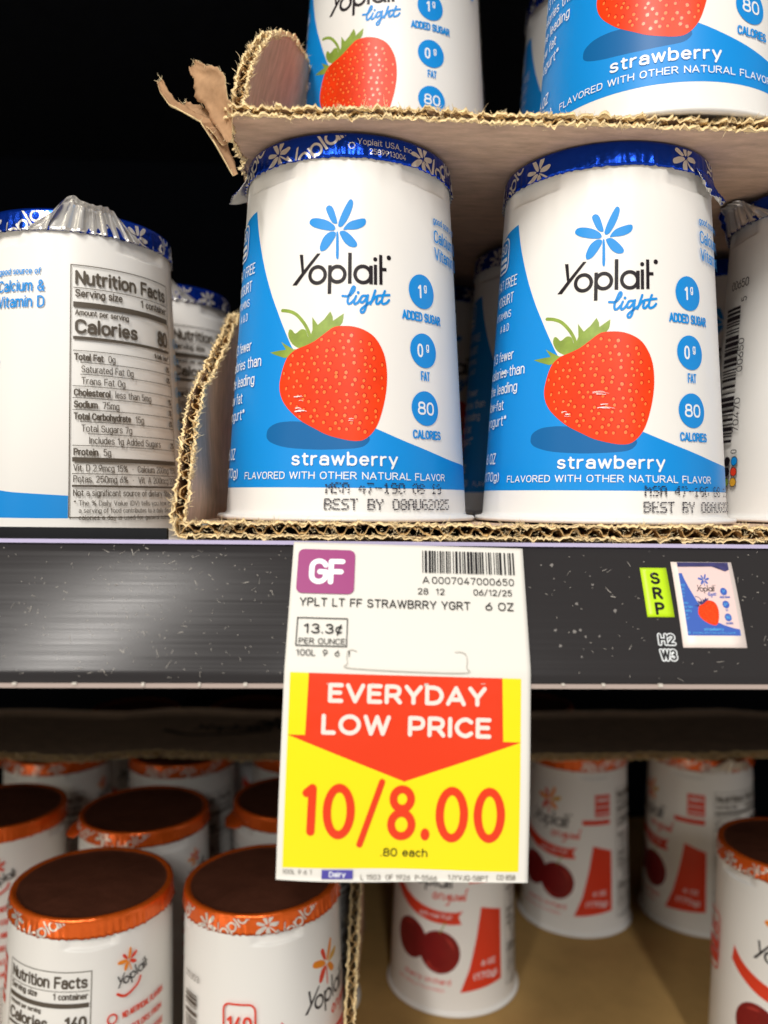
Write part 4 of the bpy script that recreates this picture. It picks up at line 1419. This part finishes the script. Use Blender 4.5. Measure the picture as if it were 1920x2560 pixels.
strip(e, [(-0.0328, 0.1995, 0.0930), (-0.0352, 0.1995, 0.0972), (-0.0395, 0.2005, 0.1006), (-0.0438, 0.2005, 0.1024)],
      [(0.0008, 0.001, 0.0010), (0.0014, 0.003, 0.0022), (0.0012, 0.003, 0.0026), (0.0006, 0.001, 0.0012)], 8)
tag(fr.build('torn_fringe', e), kind='stuff').location = (0, -0.2, -0.098)

# ---- lower shelf: two trays, the torn divider, a sheet over the back rows
e = empty('cardboard_tray', (0.1, 0.3, ZL), 0, 'brown tray on the lower shelf with a torn upright divider, right of the front cups', 'cardboard tray', 'torn cardboard trays')
mb, fr = MB(), MB()
mb.box(-0.004, 0.30, 0.24, 0.60, ZL-0.003, ZL-0.0002, board_low)
mb.build('tray_floor', e, False).location = (-0.1, -0.3, -ZL)
wl = MB()
ed = [(-0.0050, 0.262, ZL), (-0.0048, 0.264, ZL+0.02), (-0.0042, 0.270, ZL+0.04), (-0.0028, 0.280, ZL+0.052), (-0.0016, 0.300, ZL+0.07), (-0.0008, 0.320, ZL+0.084), (0, 0.345, ZL+0.09)]
path = [V(*q) for q in ed]
corrugated((wl, fr), path, lambda u: V(0.02, 0.95-0.4*u, -0.1-.4*u).normalized(), lambda u: V(1, 0, 0), lambda u: 0.2, 22.2, rag=3.0, th=3.4, fib=7)
wl.build('side_wall', e).location = (-0.1, -0.3, -ZL)
tag(fr.build('torn_fringe', e), kind='stuff').location = (-0.1, -0.3, -ZL)
e = empty('cardboard_tray', (-0.1, 0.3, ZL), 0, 'brown tray under the orange-lidded cups on the left of the lower shelf', 'cardboard tray', 'torn cardboard trays')
mb = MB()
mb.box(-0.26, -0.0052, 0.24, 0.60, ZL-0.003, ZL-0.0002, board_low)
mb.build('tray_floor', e, False).location = (0.1, -0.3, -ZL)

e = empty('cardboard_sheet', (0, 0.45, -0.1375), 0, 'olive brown cardboard sheet with dark printed logo lying over the rear orange lids', 'cardboard sheet')
sh, fr = MB(), MB()
path = [V(-0.30+0.62*k/24, 0.4350+0.003*sin(k*1.9)+0.004*nz1(k, .7, 3), -0.1368+0.0008*sin(k)) for k in range(25)]
corrugated((sh, fr), path, lambda u: V(0, 1, 0.03).normalized(), lambda u: V(0, 0, 1), lambda u: 0.082, 31.1, rag=4.0, th=2.6, fib=3)
F = Flat()
G = Flat()
logo(G, board_print, False)
F.merge(G, lambda x, y: (-95+(x+14)*1.6, 478+(y-62)*1.5))
G = Flat()
flower(G, [board_print])
F.merge(G, lambda x, y: (-48+(x+3)*1.7+(y-73)*.7, 486+(y-73)*1.9))
F.stroke([(-112, 474), (-95, 466), (-70, 468), (-50, 474)], 3.0, board_print)
F.wrap(sh, lambda u, v, l: (u/1000, v/1000, -0.1368+0.00265+0.0007+(v/1000-0.435)*0.03+l/1000), None)
sh.build('sheet_board', e).location = (0, -0.45, 0.1375)
tag(fr.build('torn_fringe', e), kind='stuff').location = (0, -0.45, 0.1375)

# ------------------------------------------------------------------ the case itself
mb = MB()
mb.box(-0.9, 0.9, 0.1935, 0.62, -0.030, ZD-0.0002, deck_m)
mb.box(-0.75, -0.0457, 0.1945, 0.1962, ZD-0.0002, -0.0018, deck_m)
tag(mb.build('shelf_deck', None, False), 'black upper shelf deck carrying the strawberry cups', 'shelf', None, 'structure')
mb = MB()
mb.box(-0.9, 0.9, 0.17, 0.62, ZL-0.03, ZL-0.0034, deck_m)
tag(mb.build('lower_shelf', None, False), 'dark lower shelf carrying the cherry cups', 'shelf', None, 'structure')
mb = MB()
mb.box(-0.9, 0.9, 0.172, 0.62, 0.262, 0.29, deck_m)  # added shelf, set low to shade the cups back in the top tray
tag(mb.build('shade_shelf', None, False), 'dark shelf added above the stacked cups to shade them', 'shelf', None, 'structure')
mb = MB()
mb.box(-0.9, 0.9, 0.625, 0.64, -0.6, 0.7, black_m)
tag(mb.build('back_wall', None, False), 'black back panel of the refrigerated case', 'wall', None, 'structure')

# ---- price rail
e = empty('price_rail', (0, 0.18, -0.02), 0, 'black price channel along the shelf edge, dusty and scuffed', 'price rail')
RN = 14
RP0, RP1 = (0.1900, -0.0052), (0.1742, -0.0340)


def rail_pt(t, off=0.0):
    """point on the rail's face, t down the face in metres from its top; off outward"""
    L = sqrt((RP1[0]-RP0[0])**2+(RP1[1]-RP0[1])**2)
    f = t/L
    dy, dz = (RP1[0]-RP0[0])/L, (RP1[1]-RP0[1])/L
    nyy, nzz = dz, -dy          # outward: towards viewer and up
    bow = 0.0007*4*f*(1-f)
    return (RP0[0]+dy*t+nyy*(bow+off), RP0[1]+dz*t+nzz*(bow+off))


RLEN = sqrt((RP1[0]-RP0[0])**2+(RP1[1]-RP0[1])**2)
prof = [(0.1932, -0.0065), (0.1912, -0.0052)]+[rail_pt(RLEN*k/RN) for k in range(RN+1)]+[(0.1745, -0.0347), (0.1756, -0.0357), (0.1800, -0.0359), (0.1930, -0.0345)]
mb = MB()
nx = 60
mb.grid(lambda u, v: (-0.75+1.5*u, prof[int(round(v*(len(prof)-1)))][0]-0.0, prof[int(round(v*(len(prof)-1)))][1]), nx, len(prof)-1, rail_m, flip=True)
mb.build('rail_body', e).location = (0, -0.18, 0.02)
mb = MB()
mb.box(-0.75, 0.75, 0.1893, 0.1908, -0.0052, -0.0043, clear_lip)
mb.build('top_lip', e, False).location = (0, -0.18, 0.02)
mb = MB()
mb.box(-0.75, 0.75, 0.1741, 0.1752, -0.0356, -0.0346, clear_low)
mb.build('bottom_lip', e, False).location = (0, -0.18, 0.02)
li = MB()
rr = random.Random(11)
for k in range(520):
    x = rr.uniform(-0.1, 0.115)
    if rr.random() < .35:
        x = rr.gauss(-0.045, .02)
    t = rr.uniform(0.0006, RLEN-0.0006)
    y, z = rail_pt(t, 0.00005)
    a = rr.uniform(0, 2*pi)
    dy, dz = (RP1[0]-RP0[0])/RLEN, (RP1[1]-RP0[1])/RLEN
    ln = rr.uniform(0.00025, 0.0007) if rr.random() < .8 else rr.uniform(.0008, .0022)
    li.fibre((x, y, z), (cos(a), dy*sin(a), dz*sin(a)), ln, rr.uniform(.00003, .00009), lint_m, rr.uniform(-.4, .4))
for k in range(24):
    x = rr.gauss(0.052, .006) if k < 14 else rr.uniform(-.1, .11)
    t = rr.uniform(0.004, RLEN-0.004)
    y, z = rail_pt(t, 0.00006)
    s = rr.uniform(.0002, .0007)
    ids = []
    n = rr.randint(5, 8)
    for q in range(n):
        a = 2*pi*q/n
        r = s*rr.uniform(.35, 1)
        yy, zz = rail_pt(t+r*sin(a), 0.00008)
        ids.append(li.add((x+r*cos(a), yy, zz)))
    li.face(ids, flake_m)
tag(li.build('lint', e), kind='stuff').location = (0, -0.18, 0.02)
for k in range(14):
    st = MB()
    x = -0.10+0.0131*k+rr.uniform(-.003, .003)
    w2 = rr.uniform(.0002, .0005)
    st.box(x-w2, x+w2, 0.1737, 0.1744, -0.0350+rr.uniform(-.0002, .0002), -0.0344, lint_m)
    st.build('chip', e, False).location = (0, -0.18, 0.02)

# ------------------------------------------------------------------ price tag
GLY = {
    'E': ([[(0.62, 1), (0, 1), (0, 0), (0.62, 0)], [(0, 0.52), (0.55, 0.52)]], .62), 'V': ([[(0, 1), (.42, 0), (.84, 1)]], .84),
    'R': ([[(0, 0), (0, 1), (.4, 1)], 'c', [(.4, 1), (.62, .93), (.7, .72), (.62, .5), (.4, .42)], [(.4, .42), (0, .42)], [(.42, .42), (.74, 0)]], .74),
    'Y': ([[(0, 1), (.4, .42), (.8, 1)], [(.4, .42), (.4, 0)]], .8), 'D': ([[(.36, 0), (0, 0), (0, 1), (.36, 1)], 'c', [(.36, 1), (.66, .88), (.82, .5), (.66, .12), (.36, 0)]], .82),
    'A': ([[(0, 0), (.44, 1), (.88, 0)], [(.16, .27), (.72, .27)]], .88), 'L': ([[(0, 1), (0, 0), (.56, 0)]], .56), 'O': ('o', .98),
    'W': ([[(0, 1), (.3, 0), (.62, 1), (.94, 0), (1.24, 1)]], 1.24), 'P': ([[(0, 0), (0, 1), (.4, 1)], 'c', [(.4, 1), (.62, .93), (.7, .7), (.62, .46), (.4, .38)], [(.4, .38), (0, .38)]], .7),
    'I': ([[(0, 1), (0, 0)]], 0.0), 'C': (['c', [(.78, .84), (.5, 1.0), (.16, .86), (0, .5), (.16, .14), (.5, 0.0), (.78, .16)]], .78), ' ': ([], .45)}


def rounded(F, st, x0, x1, y0, h, wt, M):
    """round-ended stroke lettering; y grows upward; fitted between x0 and x1 (outer edges)"""
    gap = 0.36
    tot = sum(GLY[c][1] for c in st)+gap*(len(st)-1)
    sx = (x1-x0-wt)/tot
    hh = h-wt
    x = x0+wt/2
    for c in st:
        g, wd = GLY[c]
        f = lambda p: (x+p[0]*sx, y0+wt/2+p[1]*hh)
        if g == 'o':
            F.ring(x+wd*sx/2, y0+h/2, wd*sx/2, wt, M, hh/2, 40)
        else:
            sm = False
            for s_ in g:
                if s_ == 'c':
                    sm = True
                    continue
                F.stroke([f(p) for p in s_], wt, M, sm)
                F.lay += 0.003
                sm = False
        x += (wd+gap)*sx


def tag_design():
    F = Flat()
    Y = lambda v: -v
    F.rect(1.3, Y(71.7), 51.9, Y(30.9), t_yellow)
    F.bump(0.008)
    F.poly([(5.35, Y(30.9)), (5.07, Y(44.02)), (1.24, Y(44.02)), (26.8, Y(53.4)), (52.0, Y(44.5)), (48.06, Y(44.45)), (47.75, Y(30.9))][::-1], t_red)
    F.bump(0.008)
    rounded(F, 'EVERYDAY', 9.7, 44.3, Y(37.1), 4.25, 0.92, t_cream)
    rounded(F, 'LOW PRICE', 8.5, 45.4, Y(43.85), 4.4, 0.92, t_cream)
    wt = 1.75
    F.stroke([(5.9, Y(56.0)), (7.1, Y(55.0))], wt, t_red)
    F.lay += .003
    F.stroke([(7.15, Y(55.1)), (7.0, Y(64.0))], wt, t_red)
    F.ring(12.9, Y(59.75), 2.55, wt, t_red, 4.9)
    F.stroke([(22.0, Y(53.5)), (17.55, Y(66.6))], 1.3, t_red)
    F.ring(26.45, Y(57.0), 1.9, wt-.1, t_red, 2.05)
    F.lay += .003
    F.ring(26.4, Y(62.35), 2.2, wt-.1, t_red, 2.45)
    F.ell(31.55, Y(64.3), 0.95, 1.25, t_red)
    F.ring(37.2, Y(59.95), 2.6, wt, t_red, 4.95)
    F.ring(45.25, Y(59.85), 2.5, wt, t_red, 4.9)
    F.text('.80 each', 22.1, Y(69.1), 1.75, t_black, 32.2, 0.01, 1.05)
    # foot line
    F.text('100L 9 6 1', 1.3, Y(72.95), 0.95, p_grey, 7.6, 0.0)
    F.rect(9.7, Y(73.85), 16.35, Y(71.95), t_violet)
    F.bump(.006)
    F.text('Dairy', 11.3, Y(73.45), 1.15, p_white, 14.8, 0.02)
    F.text('L 1503  OF 1926  P-5566', 18.0, Y(74.0), 1.1, p_grey, 34.4, 0)
    F.text('1JYVJQ-58PT', 36.7, Y(73.65), 1.1, p_grey, 45.4, 0)
    F.text('CO 858', 47.2, Y(73.35), 1.1, p_grey, 51.2, 0)
    # upper part
    F.rrect(1.3, Y(12.85), 14.5, Y(1.9), 1.4, t_purple)
    F.bump(.006)
    F.text('GF', 4.0, Y(10.6), 6.4, p_white, 12.3, 0.035)
    barcode(F, 30.2, 51.7, Y(6.95), Y(1.4), t_black, 21, False, 34)
    F.text('A', 30.2, Y(9.65), 1.75, t_black, 31.8, 0.0)
    F.text('0007047000650', 32.4, Y(9.65), 1.7, t_black, 51.4, 0.0, 1.1)
    F.text('28  12', 29.1, Y(12.35), 1.5, t_black, 35.3, 0.004)
    F.text('06/12/25', 41.9, Y(12.25), 1.5, t_black, 50.8, 0.004)
    F.text('YPLT LT FF STRAWBRRY YGRT', 2.3, Y(15.9), 2.0, t_black, 41.1, 0.006, 1.05)
    F.text('6 OZ', 44.5, Y(15.8), 1.95, t_black, 51.0, 0.006, 1.05)
    F.frame(2.0, Y(25.3), 13.4, Y(18.65), 0.22, t_black)
    F.text('13.3\u00a2', 3.5, Y(22.35), 2.3, t_black, 12.4, 0.012, 1.05)
    F.text('PER OUNCE', 2.7, Y(24.8), 1.35, t_black, 13.0, 0.004)
    F.text('100L  9  6  1', 2.2, Y(27.5), 1.45, t_black, 14.2, 0.004)
    F.stroke([(15.6, Y(26.2)), (14.2, Y(25.9)), (13.5, Y(26.8)), (13.7, Y(28.9)), (15.0, Y(29.9)), (38.4, Y(30.1)), (39.8, Y(29.0)), (39.85, Y(26.6)), (38.8, Y(25.8)), (37.4, Y(25.8))], 0.16, paper_edge)
    return F


FOLD = 30.38
TA = radians(1.4)


def tag_surf(x, v, l):
    """x right, v down (mm) in the tag's own frame -> world. The upper part lies on the rail, the lower hangs free."""
    X = x*cos(TA)-v*sin(TA)
    W = x*sin(TA)+v*cos(TA)
    n1 = V(0, -0.883, 0.469)
    d1 = V(0, -0.469, -0.883)
    base = V(-0.0147+X/1000, 0.1894, -0.0049)
    off = 0.95+l
    if W <= FOLD-1:
        bow = 0.0
        return base+d1*(W/1000)+n1*((off)/1000)
    ang0, ang1 = radians(28), radians(8)
    # a soft bend of 2 mm at the fold, then a slow curl
    P = base+d1*((FOLD-1)/1000)
    s, n = FOLD-1, 10
    a = ang0
    rem = W-(FOLD-1)
    step = rem/n
    q = P.copy()
    for k in range(n):
        ss = (k+.5)*step
        a = ang0+(ang1-ang0)*min(1, ss/2.0) - radians(4.5)*max(0, ss-14)/30
        q += V(0, -sin(a), -cos(a))*(step/1000)
    nn = V(0, -cos(a), sin(a))
    rip = 0.00035*sin(X*0.16+0.6)*min(1, rem/30)
    return q+nn*(off/1000+rip)


tg = MB()
NVT, NUT = 80, 54
tg.slab(lambda u, v, side: tag_surf(54*u, 74.3*v+(0.3*sin(u*5) if v > .99 else 0), 0.0 if side else -0.22), NUT, NVT, paper)
D = tag_design()
us = [54*k/NUT for k in range(NUT+1)]
vs_ = [-74.3*k/NVT for k in range(NVT+1)]
D.wrap(tg, lambda u, v, l: tag_surf(u, -v, l*0.8+0.02), None, us[1:-1:2], vs_[1:-1])
o = tg.build('price_tag', None)
c0 = V(0.011, 0.182, -0.0365)
o.data.transform(Matrix.Translation(-c0))
o.location = c0
tag(o, 'white, yellow and red price tag reading 10/8.00, hanging from the rail', 'price tag')


# ------------------------------------------------------------------ stickers on the rail
def on_rail(F, x0, t0, name, label, cat, wd=None, ht=None, backing=None, skew=0.0, clip=None):
    """flat print with origin at its top-left corner (mm, y down negative)"""
    mb = MB()
    f = lambda u, v, l: (x0+u/1000+skew*(-v)/1000, *rail_pt(t0-v/1000, 0.00005+l/1000))
    if wd:
        mb.slab(lambda u, v, side: f(wd*u, -ht*v, 0.12 if side else 0.0), 4, 14, backing)
    F.wrap(mb, lambda u, v, l: f(u, v, l+(0.12 if wd else 0)), None, (), [-ht*k/14 for k in range(1, 14)] if ht else (), clip)
    o = mb.build(name, None)
    c = V(*f((wd or 4)/2, -(ht or 5)/2, 0))
    o.data.transform(Matrix.Translation(-c))
    o.location = c
    return tag(o, label, cat)


F = Flat()
for st, y in (('S', -4.3), ('R', -8.1), ('P', -11.9)):
    F.text(st, 3.2, y, 3.1, t_black, None, 0.04, 1, 'c', 1.25)
on_rail(F, 0.0670, 0.0056, 'shelf_sticker', 'small lime green sticker reading SRP on the black rail', 'sticker', 6.3, 12.4, s_lime, -0.02)

F = Flat()
F.rect(1.4, -18.4, 13.6, -0.2, s_pink)
F.bump(.006)
G = light_label(None, 1, False)
H = Flat()
H.merge(G, lambda x, y: (7.6+x*0.176, -20.2+y*0.212), {p_blue: s_blue, p_shadow: s_blue, p_leaf: s_navy, p_white: p_lblue})
F.v += [(a, b, F.lay+0.3*c) for a, b, c in H.v]
F.f += [tuple(i+len(F.v)-len(H.v) for i in t) for t in H.f]
F.m += H.m
F.lay += 0.2
F.poly([(1.4, -1.3), (1.4, -0.2), (13.6, -0.2), (13.6, -2.0), (12.6, -2.5), (11.6, -2.0), (9.6, -1.2)], s_navy)
mbx = F
on_rail(F, 0.0747, 0.0040, 'shelf_sticker', 'small printed picture of the strawberry cup stuck on the rail', 'sticker', 14.6, 21.2, s_edge, -0.04, (1.4, -18.4, 13.6, -0.2))

F = Flat()
for st, y in (('H2', -2.6), ('W3', -6.2)):
    F.text(st, 0, y, 3.0, p_white, 4.2, wt=0.95)
F.bump(.02)
for st, y in (('H2', -2.6), ('W3', -6.2)):
    F.text(st, 0.25, y+0.25, 2.5, t_black, 3.95, wt=0.45)
on_rail(F, 0.0683, 0.0222, 'position_label', 'small outlined lettering H2 W3 under the green sticker', 'label', None, 6, None, -0.03)
